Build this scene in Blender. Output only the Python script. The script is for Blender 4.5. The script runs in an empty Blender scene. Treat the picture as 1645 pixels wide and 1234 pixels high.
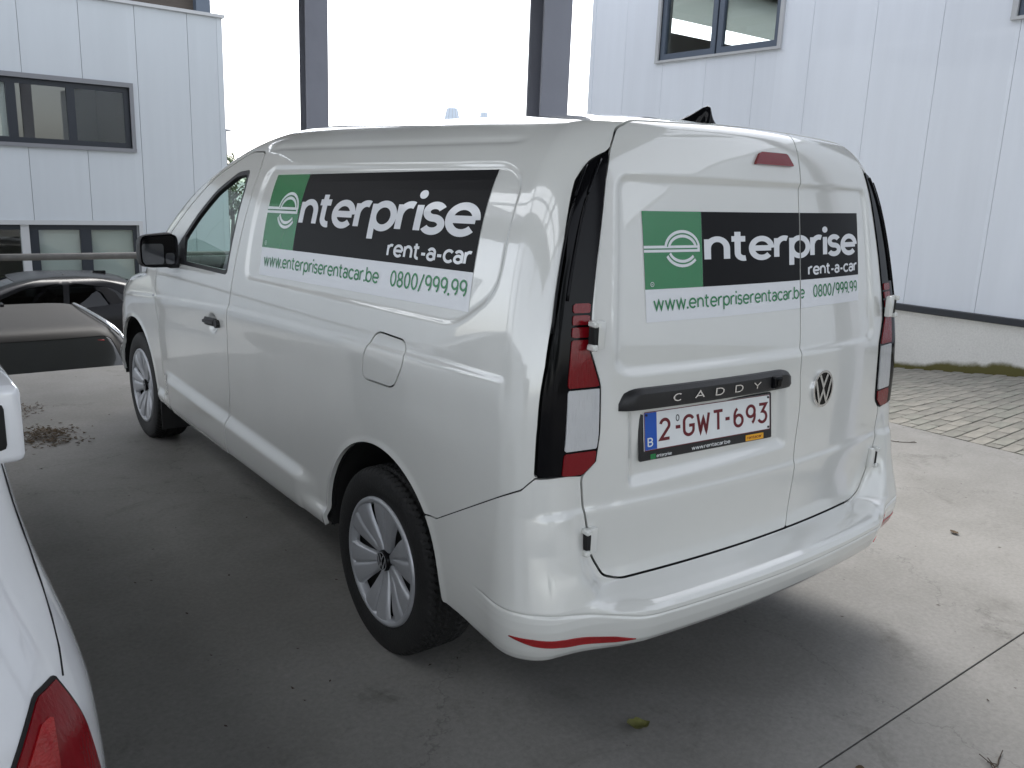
import bpy, bmesh, math, random
import numpy as np
from mathutils import Vector, Matrix
random.seed(7); rng = np.random.default_rng(7)
SC = bpy.context.scene
COL = SC.collection
# ---------------------------------------------------------------- camera
CAM = np.array([-2.19408, -1.37723, 1.57127]); YAW, PIT, ROL = [math.radians(a) for a in (37.9454, 12.9972, 2.2373)]
fw = np.array([math.sin(YAW)*math.cos(PIT), math.cos(YAW)*math.cos(PIT), -math.sin(PIT)])
r0 = np.array([math.cos(YAW), -math.sin(YAW), 0]); u0 = np.cross(r0, fw)
rt = math.cos(ROL)*r0+math.sin(ROL)*u0; up = -math.sin(ROL)*r0+math.cos(ROL)*u0
cd = bpy.data.cameras.new('camera'); cam = bpy.data.objects.new('camera', cd); COL.objects.link(cam)
cam.matrix_world = Matrix(((rt[0], up[0], -fw[0], CAM[0]), (rt[1], up[1], -fw[1], CAM[1]), (rt[2], up[2], -fw[2], CAM[2]), (0, 0, 0, 1)))
cd.sensor_width = 36; cd.lens = 36*1356.79/1645; cd.clip_start = .05; cd.clip_end = 2000
SC.camera = cam
# ---------------------------------------------------------------- sky, sun, exposure (bright overcast day)
SUN_EL, SUN_AZ = math.radians(55), math.radians(32)          # azimuth from +Y towards +X
wd = bpy.data.worlds.new('World'); SC.world = wd; wd.use_nodes = True
nt = wd.node_tree; nt.nodes.clear()
sky = nt.nodes.new('ShaderNodeTexSky'); sky.sky_type = 'NISHITA'; sky.sun_disc = False
sky.sun_elevation = SUN_EL; sky.sun_rotation = SUN_AZ; sky.air_density = 1.0; sky.dust_density = 2.0; sky.ozone_density = 1.0
hs = nt.nodes.new('ShaderNodeHueSaturation'); hs.inputs['Saturation'].default_value = .30      # grey cloud cover
bg = nt.nodes.new('ShaderNodeBackground'); bg.inputs['Strength'].default_value = .15
wo = nt.nodes.new('ShaderNodeOutputWorld')
nt.links.new(sky.outputs[0], hs.inputs['Color']); nt.links.new(hs.outputs[0], bg.inputs['Color']); nt.links.new(bg.outputs[0], wo.inputs[0])
sl = bpy.data.lights.new('sun', 'SUN'); sl.energy = .95; sl.angle = math.radians(35); sl.color = (1, .97, .92)
so = bpy.data.objects.new('sun', sl); COL.objects.link(so)
sd_ = Vector((math.sin(SUN_AZ)*math.cos(SUN_EL), math.cos(SUN_AZ)*math.cos(SUN_EL), math.sin(SUN_EL)))
so.rotation_euler = sd_.to_track_quat('Z', 'Y').to_euler(); so.location = (8, 5, 12)
vs = SC.view_settings; vs.view_transform = 'Standard'; vs.look = 'None'; vs.gamma = 1; vs.exposure = 1.63; vs.use_curve_mapping = False
SC.render.resolution_x = 1024; SC.render.resolution_y = 768

# ---------------------------------------------------------------- materials
def mat(name, col, rough=.5, metal=0, coat=0, var=0, vscale=6, bump=0, bscale=40, rvar=0, trans=0, ior=1.45, spec=.5, emit=0, coatr=.03, detail=6, stretch=(1, 1, 1)):
    m = bpy.data.materials.new(name); m.use_nodes = True; n = m.node_tree; p = n.nodes['Principled BSDF']
    def s(k, v): p.inputs[k].default_value = v
    s('Base Color', (*col, 1)); s('Roughness', rough); s('Metallic', metal); s('Coat Weight', coat); s('Coat Roughness', coatr); s('IOR', ior); s('Specular IOR Level', spec)
    s('Transmission Weight', trans); s('Coat IOR', 1.7)
    if var or bump or rvar:
        tc = n.nodes.new('ShaderNodeTexCoord'); mp = n.nodes.new('ShaderNodeMapping'); mp.inputs['Scale'].default_value = stretch
        n.links.new(tc.outputs['Object'], mp.inputs[0])
    if var or rvar:
        nz = n.nodes.new('ShaderNodeTexNoise'); nz.inputs['Scale'].default_value = vscale; nz.inputs['Detail'].default_value = detail; nz.inputs['Roughness'].default_value = .62
        n.links.new(mp.outputs[0], nz.inputs['Vector'])
        if var:
            mr = n.nodes.new('ShaderNodeMapRange'); mr.inputs[1].default_value = .3; mr.inputs[2].default_value = .7; mr.inputs[3].default_value = 1-var; mr.inputs[4].default_value = 1+var
            n.links.new(nz.outputs[0], mr.inputs[0])
            mx = n.nodes.new('ShaderNodeVectorMath'); mx.operation = 'SCALE'; mx.inputs[0].default_value = col; n.links.new(mr.outputs[0], mx.inputs['Scale'])
            n.links.new(mx.outputs[0], p.inputs['Base Color'])
        if rvar:
            mr = n.nodes.new('ShaderNodeMapRange'); mr.inputs[1].default_value = .3; mr.inputs[2].default_value = .7; mr.inputs[3].default_value = max(0, rough-rvar); mr.inputs[4].default_value = rough+rvar
            n.links.new(nz.outputs[0], mr.inputs[0]); n.links.new(mr.outputs[0], p.inputs['Roughness'])
    if bump:
        nb = n.nodes.new('ShaderNodeTexNoise'); nb.inputs['Scale'].default_value = bscale; nb.inputs['Detail'].default_value = 5; n.links.new(mp.outputs[0], nb.inputs['Vector'])
        b = n.nodes.new('ShaderNodeBump'); b.inputs['Strength'].default_value = bump; b.inputs['Distance'].default_value = .01
        n.links.new(nb.outputs[0], b.inputs['Height']); n.links.new(b.outputs[0], p.inputs['Normal'])
    return m
def glassmat(name, tint, gl=(1, 1, 1), rough=0.0, ior=1.5):
    """thin window pane: tinted see-through with a Fresnel mirror on top"""
    m = bpy.data.materials.new(name); m.use_nodes = True; n = m.node_tree; n.nodes.clear()
    o = n.nodes.new('ShaderNodeOutputMaterial'); mx = n.nodes.new('ShaderNodeMixShader'); t = n.nodes.new('ShaderNodeBsdfTransparent'); g = n.nodes.new('ShaderNodeBsdfGlossy')
    f = n.nodes.new('ShaderNodeFresnel'); f.inputs[0].default_value = ior; t.inputs[0].default_value = (*tint, 1); g.inputs[0].default_value = (*gl, 1); g.inputs['Roughness'].default_value = rough
    ge = n.nodes.new('ShaderNodeNewGeometry'); mr = n.nodes.new('ShaderNodeMapRange'); mr.inputs[3].default_value = ior; mr.inputs[4].default_value = 1/ior   # same mirror from both faces of the thin pane
    n.links.new(ge.outputs['Backfacing'], mr.inputs[0]); n.links.new(mr.outputs[0], f.inputs[0])
    n.links.new(f.outputs[0], mx.inputs[0]); n.links.new(t.outputs[0], mx.inputs[1]); n.links.new(g.outputs[0], mx.inputs[2]); n.links.new(mx.outputs[0], o.inputs[0])
    return m
M = {}
M['white'] = mat('white_paint', (.675, .68, .65), .14, coat=1, var=.022, vscale=2.5, rvar=.05, detail=9, coatr=.015)
M['white2'] = mat('white_paint_car', (.72, .735, .76), .16, coat=1, coatr=.02, var=.012, vscale=4)
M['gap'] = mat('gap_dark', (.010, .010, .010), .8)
M['black'] = mat('black_gloss', (.004, .004, .005), .07, spec=.16)
M['plastic'] = mat('black_plastic', (.018, .018, .019), .42, bump=.15, bscale=400)
M['rubber'] = mat('tyre_rubber', (.010, .010, .010), .70, var=.25, vscale=9, bump=.25, bscale=120)
M['silver'] = mat('wheel_silver', (.40, .41, .43), .34, metal=.4, var=.06, vscale=8)
M['chrome'] = mat('chrome', (.85, .85, .86), .22, metal=1)
M['redlens'] = mat('red_lens', (.17, .004, .008), .14, coat=.2, spec=.3, bump=.15, bscale=170, stretch=(1, 1, .12), var=.12, vscale=30)
M['redplain'] = mat('brake_red_lens', (.19, .005, .009), .12, coat=.25)
M['redbright'] = mat('red_reflector', (.30, .008, .010), .16, coat=.4, bump=.4, bscale=150, stretch=(.15, 1, 1), var=.3, vscale=9)
M['clearlens'] = mat('clear_lens', (.52, .53, .54), .18, coat=.8, bump=.5, bscale=160, stretch=(1, 1, .12))
M['mirror'] = mat('mirror_glass', (.10, .105, .115), .05, metal=.6)
M['dwhite'] = mat('decal_white', (.72, .735, .76), .30, coat=.4)
M['dblack'] = mat('decal_black', (.009, .009, .010), .38, spec=.14)
M['dgreen'] = mat('decal_green', (.010, .185, .055), .26, coat=.5)
M['pred'] = mat('plate_red', (.13, .008, .014), .4)
M['pblue'] = mat('plate_blue', (.012, .085, .42), .4)
M['pwhite'] = mat('plate_white', (.74, .76, .76), .35, var=.03, vscale=20)
M['pyellow'] = mat('sticker_yellow', (.75, .36, .02), .45)
M['carglass'] = glassmat('green_car_glass', (.80, .93, .88))
M['darkglass'] = glassmat('dark_car_glass', (.10, .11, .11))
M['pane'] = glassmat('window_pane', (.93, .96, .95), ior=1.6)
M['privacy'] = mat('privacy_glass', (.030, .032, .031), .12, coat=.5)
M['interior'] = mat('cab_interior', (.022, .022, .023), .7)
M['seat'] = mat('seat_cloth', (.035, .036, .038), .9)

# ---------------------------------------------------------------- mesh helpers
def obj(name, V, F, m=None, parent=None, smooth=False, mats=None, fm=None):
    me = bpy.data.meshes.new(name); me.from_pydata([tuple(map(float, v)) for v in V], [], [tuple(map(int, f)) for f in F]); me.validate()
    for mm in (mats or ([m] if m else [])): me.materials.append(mm)
    if fm is not None and len(fm) == len(me.polygons): me.polygons.foreach_set('material_index', np.asarray(fm, dtype=np.int32))
    if smooth: me.polygons.foreach_set('use_smooth', np.ones(len(me.polygons), dtype=bool))
    me.update()
    o = bpy.data.objects.new(name, me); COL.objects.link(o)
    if parent is not None: o.parent = parent
    return o
def empty(name, loc=(0, 0, 0), rz=0):
    o = bpy.data.objects.new(name, None); COL.objects.link(o); o.location = loc; o.rotation_euler = (0, 0, rz); o.empty_display_size = .1; return o
def tag(o, label=None, cat=None, group=None, kind=None):
    if label: o['label'] = label
    if cat: o['category'] = cat
    if group: o['group'] = group
    if kind: o['kind'] = kind
    return o
def bm_obj(name, bm, m, parent=None, smooth=False):
    me = bpy.data.meshes.new(name); bm.to_mesh(me); bm.free(); me.materials.append(m)
    if smooth: me.polygons.foreach_set('use_smooth', np.ones(len(me.polygons), dtype=bool))
    o = bpy.data.objects.new(name, me); COL.objects.link(o)
    if parent is not None: o.parent = parent
    return o
def sharp(o, deg=35):
    me = o.data; me.polygons.foreach_set('use_smooth', np.ones(len(me.polygons), dtype=bool))
    me.set_sharp_from_angle(angle=math.radians(deg)); return o
class MB:
    def __init__(s): s.v = []; s.f = []
    def add(s, V, F):
        b = len(s.v); s.v += [tuple(v) for v in V]; s.f += [tuple(b+i for i in f) for f in F]
    def box(s, a, b, c=None):
        """axis aligned box from corner a to corner b"""
        (x0, y0, z0), (x1, y1, z1) = a, b
        s.add([(x0, y0, z0), (x1, y0, z0), (x1, y1, z0), (x0, y1, z0), (x0, y0, z1), (x1, y0, z1), (x1, y1, z1), (x0, y1, z1)],
              [(0, 3, 2, 1), (4, 5, 6, 7), (0, 1, 5, 4), (1, 2, 6, 5), (2, 3, 7, 6), (3, 0, 4, 7)]); return s
    def tube(s, pts, r, n=10, cap=True):
        pts = [np.asarray(p, float) for p in pts]; rr = r if hasattr(r, '__len__') else [r]*len(pts); V = []
        for i, p in enumerate(pts):
            d = pts[min(i+1, len(pts)-1)]-pts[max(i-1, 0)]; d /= np.linalg.norm(d)+1e-12
            a = np.cross(d, (0, 0, 1) if abs(d[2]) < .9 else (1, 0, 0)); a /= np.linalg.norm(a); b = np.cross(d, a)
            V += [p+rr[i]*(a*math.cos(2*math.pi*k/n)+b*math.sin(2*math.pi*k/n)) for k in range(n)]
        F = [(i*n+k, i*n+(k+1) % n, (i+1)*n+(k+1) % n, (i+1)*n+k) for i in range(len(pts)-1) for k in range(n)]
        if cap: F += [tuple(range(n))[::-1], tuple((len(pts)-1)*n+k for k in range(n))]
        s.add(V, F); return s
    def add_sheet(s, a, b): s.add([a, (b[0], a[1], a[2]), (b[0], b[1], a[2]), (a[0], b[1], a[2])], [(0, 1, 2, 3)]); return s
    def build(s, name, m, parent=None, smooth=False): return obj(name, s.v, s.f, m, parent, smooth)
def rbox(name, a, b, m, parent=None, bev=.01, seg=2, xf=None):
    bm = bmesh.new(); bmesh.ops.create_cube(bm, size=1)
    a = Vector(a); b = Vector(b)
    for v in bm.verts: v.co = Vector(((a[i]+b[i])/2+v.co[i]*abs(b[i]-a[i]) for i in range(3)))
    if bev: bmesh.ops.bevel(bm, geom=list(bm.edges), offset=bev, segments=seg, affect='EDGES', profile=.5)
    if xf is not None: bmesh.ops.transform(bm, matrix=xf, verts=bm.verts)
    bmesh.ops.recalc_face_normals(bm, faces=bm.faces)
    return sharp(bm_obj(name, bm, m, parent), 40)
def pchip(xs, ys, x):
    xs = np.asarray(xs, float); ys = np.asarray(ys, float); h = np.diff(xs); dl = np.diff(ys)/h
    m = np.zeros_like(ys); m[0] = dl[0]; m[-1] = dl[-1]; w1 = 2*h[1:]+h[:-1]; w2 = h[1:]+2*h[:-1]; ok = dl[:-1]*dl[1:] > 0
    with np.errstate(divide='ignore', invalid='ignore'): mm = (w1+w2)/(w1/dl[:-1]+w2/dl[1:])
    m[1:-1] = np.where(ok, mm, 0); x = np.clip(x, xs[0], xs[-1]); i = np.clip(np.searchsorted(xs, x)-1, 0, len(h)-1); t = (x-xs[i])/h[i]; H = h[i]
    return (2*t**3-3*t**2+1)*ys[i]+(t**3-2*t**2+t)*H*m[i]+(-2*t**3+3*t**2)*ys[i+1]+(t**3-t**2)*H*m[i+1]
def sm(a, b, x):
    t = np.clip((x-a)/(b-a), 0, 1); return t*t*(3-2*t)
def fillet(P, r, n=6):
    """round the corners of a polygon"""
    P = [np.array(p, float) for p in P]; out = []; N = len(P)
    for i, p in enumerate(P):
        a = P[i-1]-p; b = P[(i+1) % N]-p; la = np.linalg.norm(a); lb = np.linalg.norm(b); rr = min(r, la*.48, lb*.48)
        p0 = p+a/la*rr; p1 = p+b/lb*rr
        for k in range(n+1):
            t = k/n; out.append((1-t)**2*p0+2*t*(1-t)*p+t*t*p1)
    return np.array(out)
def sdpoly(poly, X, Y):
    """signed distance to a polygon, negative inside"""
    poly = np.asarray(poly, float); d = np.full(X.shape, 1e9); ins = np.zeros(X.shape, bool); N = len(poly)
    for i in range(N):
        a = poly[i]; b = poly[(i+1) % N]; e = b-a; L = e@e
        if L < 1e-14: continue
        wx = X-a[0]; wy = Y-a[1]; t = np.clip((wx*e[0]+wy*e[1])/L, 0, 1)
        d = np.minimum(d, (wx-t*e[0])**2+(wy-t*e[1])**2)
        c = (a[1] > Y) != (b[1] > Y); xi = a[0]+(Y-a[1])*e[0]/(e[1] if e[1] else 1e-12); ins ^= c & (X < xi)
    d = np.sqrt(d); return np.where(ins, -d, d)
class Shell:
    """vehicle skin: u in -5..5 runs rear centre > rear corner > side > front corner > front centre (negative u = right hand side); t climbs the section"""
    def __init__(s, CT, RA, BOW, disp=None, warp=None):
        s.warp = warp; s.CT = np.array(CT, float); s.RA = RA; s.BOW = BOW; s.disp = disp
        s.CS = np.concatenate([[0], np.cumsum(np.hypot(np.diff(s.CT[:, 0]), np.diff(s.CT[:, 1])))])
    def tz(s, z): return np.interp(z, s.CT[:, 0], s.CS)
    def base(s, u, t):
        u, t = np.broadcast_arrays(np.asarray(u, float), np.asarray(t, float)); sg = np.where(u < 0, 1., -1.); u = np.abs(u)
        z, W, yr, yf, rf = [pchip(s.CS, s.CT[:, k], t) for k in range(5)]
        ra = np.minimum(s.RA, W*.8); rf = np.minimum(rf, W*.85); x = np.zeros_like(u); y = np.zeros_like(u)
        a = u < 1; x = np.where(a, (W-ra)*u, x); y = np.where(a, yr, y)
        b = (u >= 1) & (u < 2); th = (u-1)*np.pi/2; x = np.where(b, W-ra+ra*np.sin(th), x); y = np.where(b, yr+ra-ra*np.cos(th), y)
        c = (u >= 2) & (u < 3); x = np.where(c, W, x); y = np.where(c, yr+ra+(yf-rf-yr-ra)*(u-2), y)
        f = (u >= 3) & (u < 4); th = (u-3)*np.pi/2; x = np.where(f, W-rf+rf*np.cos(th), x); y = np.where(f, yf-rf+rf*np.sin(th), y)
        g = u >= 4; x = np.where(g, (W-rf)*(5-u), x); y = np.where(g, yf, y)
        q = 1-(x/np.maximum(W, .05))**2; k = sm(0, .5, W)
        y = y-s.BOW*q*(1-sm(yr, yr+.3, y))*k+.05*q*sm(yf-.3, yf, y)*k
        if s.warp: z = z+s.warp(x, y, z)
        return np.stack([sg*x, y, z], -1)
    def normal(s, P):
        du = np.gradient(P, axis=0); dt = np.gradient(P, axis=1); n = np.cross(dt, du); n /= np.linalg.norm(n, axis=-1, keepdims=True)+1e-12
        return n
    def grid(s, U, T, extra=None):
        P = s.base(U[:, None], T[None, :]); N = s.normal(P); UU = np.broadcast_to(U[:, None], P.shape[:2])
        c = P.reshape(-1, 3).mean(0)
        if np.mean(((P-np.array([0, 2, .9]))*N).sum(-1)) < 0: N = -N
        d = s.disp(P, UU) if s.disp else np.zeros(UU.shape)
        if extra is not None: d = d+extra(P, UU)
        Q = P+N*d[..., None]; N2 = s.normal(Q)
        if (N2*N).sum() < 0: N2 = -N2
        return P, Q, N2, UU
def useg(parts):
    """parts: list of (u0,u1,n) -> increasing u samples"""
    out = [np.array([parts[0][0]], float)]
    for a, b, n in parts: out.append(np.linspace(a, b, n+1)[1:])
    return np.concatenate(out)
def clip(Q, N, F, off=0.0, flange=.012):
    """keep the part of the grid where F<=0, cut cleanly along F=0, turn the cut edge inwards by `flange`"""
    nu, nv = F.shape; Q = Q+N*off; ins = F <= 0
    idx = lambda i, j: i*nv+j
    V = []; vm = {}; FA = []
    cnt = ins[:-1, :-1].astype(int)+ins[1:, :-1]+ins[:-1, 1:]+ins[1:, 1:]
    fullc = np.argwhere(cnt == 4); part = np.argwhere((cnt > 0) & (cnt < 4))
    base = -np.ones(nu*nv, int)
    used = np.zeros((nu, nv), bool)
    for a, b in ((0, 0), (1, 0), (0, 1), (1, 1)): used[fullc[:, 0]+a, fullc[:, 1]+b] = True
    for i, j in part:
        for a, b in ((0, 0), (1, 0), (0, 1), (1, 1)):
            if ins[i+a, j+b]: used[i+a, j+b] = True
    ids = np.argwhere(used.ravel())[:, 0]; base[ids] = np.arange(len(ids)); V = list(Q.reshape(-1, 3)[ids])
    a = base[fullc[:, 0]*nv+fullc[:, 1]]; b = base[(fullc[:, 0]+1)*nv+fullc[:, 1]]; c = base[(fullc[:, 0]+1)*nv+fullc[:, 1]+1]; d = base[fullc[:, 0]*nv+fullc[:, 1]+1]
    FA = [tuple(x) for x in np.stack([a, b, c, d], 1)]
    cut = {}; cutn = {}; segs = []
    Qf = Q.reshape(-1, 3); Nf = N.reshape(-1, 3); Ff = F.ravel()
    def cv(p, q):
        k = (p, q) if p < q else (q, p)
        if k not in cut:
            f0, f1 = Ff[k[0]], Ff[k[1]]; t = f0/(f0-f1) if f0 != f1 else .5
            cut[k] = len(V); V.append(Qf[k[0]]*(1-t)+Qf[k[1]]*t); cutn[cut[k]] = Nf[k[0]]*(1-t)+Nf[k[1]]*t
        return cut[k]
    for i, j in part:
        cs = [idx(i, j), idx(i+1, j), idx(i+1, j+1), idx(i, j+1)]; poly = []; cc = []
        for k in range(4):
            p, q = cs[k], cs[(k+1) % 4]
            if Ff[p] <= 0: poly.append(base[p])
            if (Ff[p] <= 0) != (Ff[q] <= 0):
                v = cv(p, q); poly.append(v); cc.append((v, Ff[p] <= 0))
        if len(poly) >= 3: FA.append(tuple(poly))
        for k in range(len(cc)):
            if cc[k][1]: segs.append((cc[k][0], cc[(k+1) % len(cc)][0]))
    if flange:
        top = {}; bot = {}
        for v in cutn:
            top[v] = len(V); V.append(V[v]); bot[v] = len(V); V.append(V[v]-cutn[v]/(np.linalg.norm(cutn[v])+1e-9)*flange)
        for a, b in segs:
            if a != b: FA.append((top[a], bot[a], bot[b], top[b]))
    return V, FA
# orientation of grids: make faces point outwards
def panel(name, sh, U, T, field, m, parent=None, off=0.0, flange=.012, extra=None):
    P, Q, N, UU = sh.grid(U, T, extra); F = field(P, UU)
    V, FA = clip(Q, N, F, off, flange)
    # orient by sampled normal
    if FA:
        f = FA[len(FA)//3 if len(FA) > 3 else 0]; nn = np.cross(V[f[1]]-V[f[0]], V[f[2]]-V[f[0]]); k = np.argmin(((Q-V[f[0]])**2).sum(-1)); k = np.unravel_index(k, F.shape)
        if nn@N[k] < 0: FA = [x[::-1] for x in FA]
    return obj(name, V, FA, m, parent, True)
def lathe(prof, n, axis='x', fn=None):
    """prof: (axial, radius) points; returns V,F of a surface of revolution round the x axis"""
    V = []; k = len(prof)
    for i in range(n):
        th = 2*math.pi*i/n
        for a, r in prof:
            rr = r+(fn(a, r, th) if fn else 0); V.append((a, rr*math.cos(th), rr*math.sin(th)))
    F = [(i*k+j, i*k+j+1, ((i+1) % n)*k+j+1, ((i+1) % n)*k+j) for i in range(n) for j in range(k-1)]
    return V, F

# ================================================================ THE SETTING
def concrete(name, c1, c2, stain, rough=.8, sc=1.0, speck=.10):
    m = bpy.data.materials.new(name); m.use_nodes = True; n = m.node_tree; p = n.nodes['Principled BSDF']; p.inputs['Roughness'].default_value = rough; p.inputs['Specular IOR Level'].default_value = .3
    tc = n.nodes.new('ShaderNodeTexCoord')
    def noise(s, d, r=.6, w=0):
        z = n.nodes.new('ShaderNodeTexNoise'); z.inputs['Scale'].default_value = s*sc; z.inputs['Detail'].default_value = d; z.inputs['Roughness'].default_value = r; z.inputs['Distortion'].default_value = w; n.links.new(tc.outputs['Object'], z.inputs['Vector']); return z
    def ramp(src, a, b):
        q = n.nodes.new('ShaderNodeMapRange'); q.interpolation_type = 'SMOOTHSTEP'; q.inputs[1].default_value = a; q.inputs[2].default_value = b; n.links.new(src.outputs[0], q.inputs[0]); return q
    def mix(f, a, b, k=1):
        q = n.nodes.new('ShaderNodeMix'); q.data_type = 'RGBA'
        n.links.new(f.outputs[0], q.inputs[0])
        for s, i in ((a, 6), (b, 7)):
            if isinstance(s, tuple): q.inputs[i].default_value = (*s, 1)
            else: n.links.new(s, q.inputs[i])
        return q.outputs[2]
    c = mix(ramp(noise(.9, 8, .65), .35, .65), c1, c2)
    c = mix(ramp(noise(2.3, 7, .7, .6), .56, .78), c, stain)
    big = ramp(noise(.35, 4, .5), .45, .62)
    fine = noise(55, 4, .7); fr = n.nodes.new('ShaderNodeMapRange'); fr.inputs[1].default_value = .25; fr.inputs[2].default_value = .75; fr.inputs[3].default_value = 1-speck; fr.inputs[4].default_value = 1+speck; n.links.new(fine.outputs[0], fr.inputs[0])
    v = n.nodes.new('ShaderNodeVectorMath'); v.operation = 'SCALE'; n.links.new(c, v.inputs[0]); n.links.new(fr.outputs[0], v.inputs['Scale']); n.links.new(v.outputs[0], p.inputs['Base Color'])
    vo = n.nodes.new('ShaderNodeTexVoronoi'); vo.inputs['Scale'].default_value = 26*sc; n.links.new(tc.outputs['Object'], vo.inputs['Vector'])
    pit = n.nodes.new('ShaderNodeMapRange'); pit.interpolation_type = 'SMOOTHSTEP'; pit.inputs[1].default_value = .04; pit.inputs[2].default_value = .13; pit.inputs[3].default_value = .62; pit.inputs[4].default_value = 1; n.links.new(vo.outputs['Distance'], pit.inputs[0])
    sel = ramp(noise(3.1, 3), .52, .60); pm = n.nodes.new('ShaderNodeMix'); pm.inputs[2].default_value = 1; n.links.new(sel.outputs[0], pm.inputs[0]); n.links.new(pit.outputs[0], pm.inputs[3])
    ck = n.nodes.new('ShaderNodeTexVoronoi'); ck.feature = 'DISTANCE_TO_EDGE'; ck.inputs['Scale'].default_value = .42*sc
    wv = noise(2.0, 6, .7); wm = n.nodes.new('ShaderNodeVectorMath'); wm.operation = 'MULTIPLY_ADD'; wm.inputs[1].default_value = (.5, .5, .5); n.links.new(wv.outputs['Color'], wm.inputs[0]); n.links.new(tc.outputs['Object'], wm.inputs[2]); n.links.new(wm.outputs[0], ck.inputs['Vector'])
    cr = n.nodes.new('ShaderNodeMapRange'); cr.inputs[1].default_value = .0; cr.inputs[2].default_value = .0022; cr.inputs[3].default_value = .72; cr.inputs[4].default_value = 1; n.links.new(ck.outputs['Distance'], cr.inputs[0])
    mm = n.nodes.new('ShaderNodeMath'); mm.operation = 'MULTIPLY'; n.links.new(pm.outputs[0], mm.inputs[0]); n.links.new(cr.outputs[0], mm.inputs[1])
    v2 = n.nodes.new('ShaderNodeVectorMath'); v2.operation = 'SCALE'; n.links.new(v.outputs[0], v2.inputs[0]); n.links.new(mm.outputs[0], v2.inputs['Scale']); n.links.new(v2.outputs[0], p.inputs['Base Color'])
    b = n.nodes.new('ShaderNodeBump'); b.inputs['Strength'].default_value = .12; b.inputs['Distance'].default_value = .01; n.links.new(fine.outputs[0], b.inputs['Height']); n.links.new(b.outputs[0], p.inputs['Normal'])
    return m
M['slab'] = concrete('slab_concrete', (.172, .167, .154), (.225, .219, .206), (.098, .093, .082), .62, speck=.16)
M['lot'] = concrete('lot_surface', (.20, .20, .195), (.25, .25, .24), (.15, .15, .14), .85)
M['retain'] = concrete('retaining_concrete', (.30, .295, .28), (.36, .355, .34), (.22, .215, .19))
ZL = -1.42
tag(obj('ground', [(-700, -700, ZL), (700, -700, ZL), (700, 700, ZL), (-700, 700, ZL)], [(0, 1, 2, 3)], M['lot']), kind='structure')
# raised concrete slab, cast in bays with open joints between them
slab = MB().box((-16, -20, ZL), (3.72, 6.10, -.06)).build('concrete_slab', M['retain']); tag(slab, kind='structure')
ys = [-20, -12.28, -6.28, -.28, 6.13]; xs = [-16, -8.2, 3.73]
for i in range(len(ys)-1):
    for j in range(len(xs)-1): rbox('slab_bay', (xs[j]+.003, ys[i]+.0028, -.12), (xs[j+1]-.003, ys[i+1]-.0028, 0), M['slab'], slab, .0015, 1)
# paved strip that turns into a ramp down to the lower yard: clay pavers laid in running bond
def pz(x, y):
    s = np.clip((x-3.73)/2.77, 0, 1); return -.12*(y-1.86)*(s if y < 1.86 else 1)+.02*s if y < 13.5 else -1.40
pv, pf = [], []
gx = np.linspace(3.735, 6.52, 6); gy = np.concatenate([np.linspace(-14, 1.86, 12), np.linspace(1.9, 13.8, 14)])
for y in gy:
    for x in gx: pv.append((x, y, pz(x, y)-.012))
for i in range(len(gy)-1):
    for j in range(5): a = i*6+j; pf.append((a, a+1, a+7, a+6))
M['joint'] = mat('paver_joint_sand', (.12, .115, .085), .95, var=.4, vscale=9)
M['paver'] = []
for k, c in enumerate([(.215, .205, .178), (.195, .186, .162), (.232, .220, .190), (.182, .176, .152), (.206, .203, .174)]): M['paver'].append(mat('paver_%d' % k, c, .85, var=.22, vscale=7, bump=.25, bscale=90))
pave = tag(obj('paved_ramp', pv, pf, M['joint']), kind='structure')
brick_me = []
for k in range(5):
    b = rbox('tmp', (-.0968, -.0468, -.045), (.0968, .0468, 0), M['paver'][k], None, .004, 1); brick_me.append(b.data); bpy.data.objects.remove(b)
cand = []
for r in range(-30, 62):
    y = .05+r*.1
    for c in range(15):
        x = 3.735+.1+c*.2-(.1 if r % 2 else 0)
        if 3.75 < x < 6.45 and y < 4.6: cand.append((x, y, .62+(x-3.73)*.40 < y < 2.0+(x-3.73)*.5))
half = [(3.785, .05+r*.1) for r in range(5, 24) if r % 2]
vis = [c for c in cand if c[2]]; vis = vis[:300]
rest = [c for c in cand if not c[2]]
for x, y, _ in vis:
    o = bpy.data.objects.new('brick', random.choice(brick_me)); COL.objects.link(o); o.parent = pave
    o.location = (x, y, pz(x, y)+random.uniform(-.002, .003)); o.rotation_euler = (math.atan2(pz(x, y+.05)-pz(x, y-.05), .1)+random.uniform(-.01, .01), -math.atan2(pz(x+.1, y)-pz(x-.1, y), .2)+random.uniform(-.008, .008), random.uniform(-.012, .012))
for x, y in half:                                       # cut half bricks along the concrete edge
    o = bpy.data.objects.new('brick', random.choice(brick_me)); COL.objects.link(o); o.parent = pave; o.location = (x, y, pz(x, y)); o.scale = (.48, 1, 1)
mb = MB()
for x, y, _ in rest:
    z = pz(x, y); mb.add([(x-.0968, y-.0468, pz(x-.1, y-.05)), (x+.0968, y-.0468, pz(x+.1, y-.05)), (x+.0968, y+.0468, pz(x+.1, y+.05)), (x-.0968, y+.0468, pz(x-.1, y+.05)), (x-.0968, y-.0468, z-.03), (x+.0968, y-.0468, z-.03), (x+.0968, y+.0468, z-.03), (x-.0968, y+.0468, z-.03)],
           [(0, 1, 2, 3), (0, 4, 5, 1), (1, 5, 6, 2), (2, 6, 7, 3), (3, 7, 4, 0)])
tag(mb.build('more_bricks', M['paver'][0], pave), kind='stuff')

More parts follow.
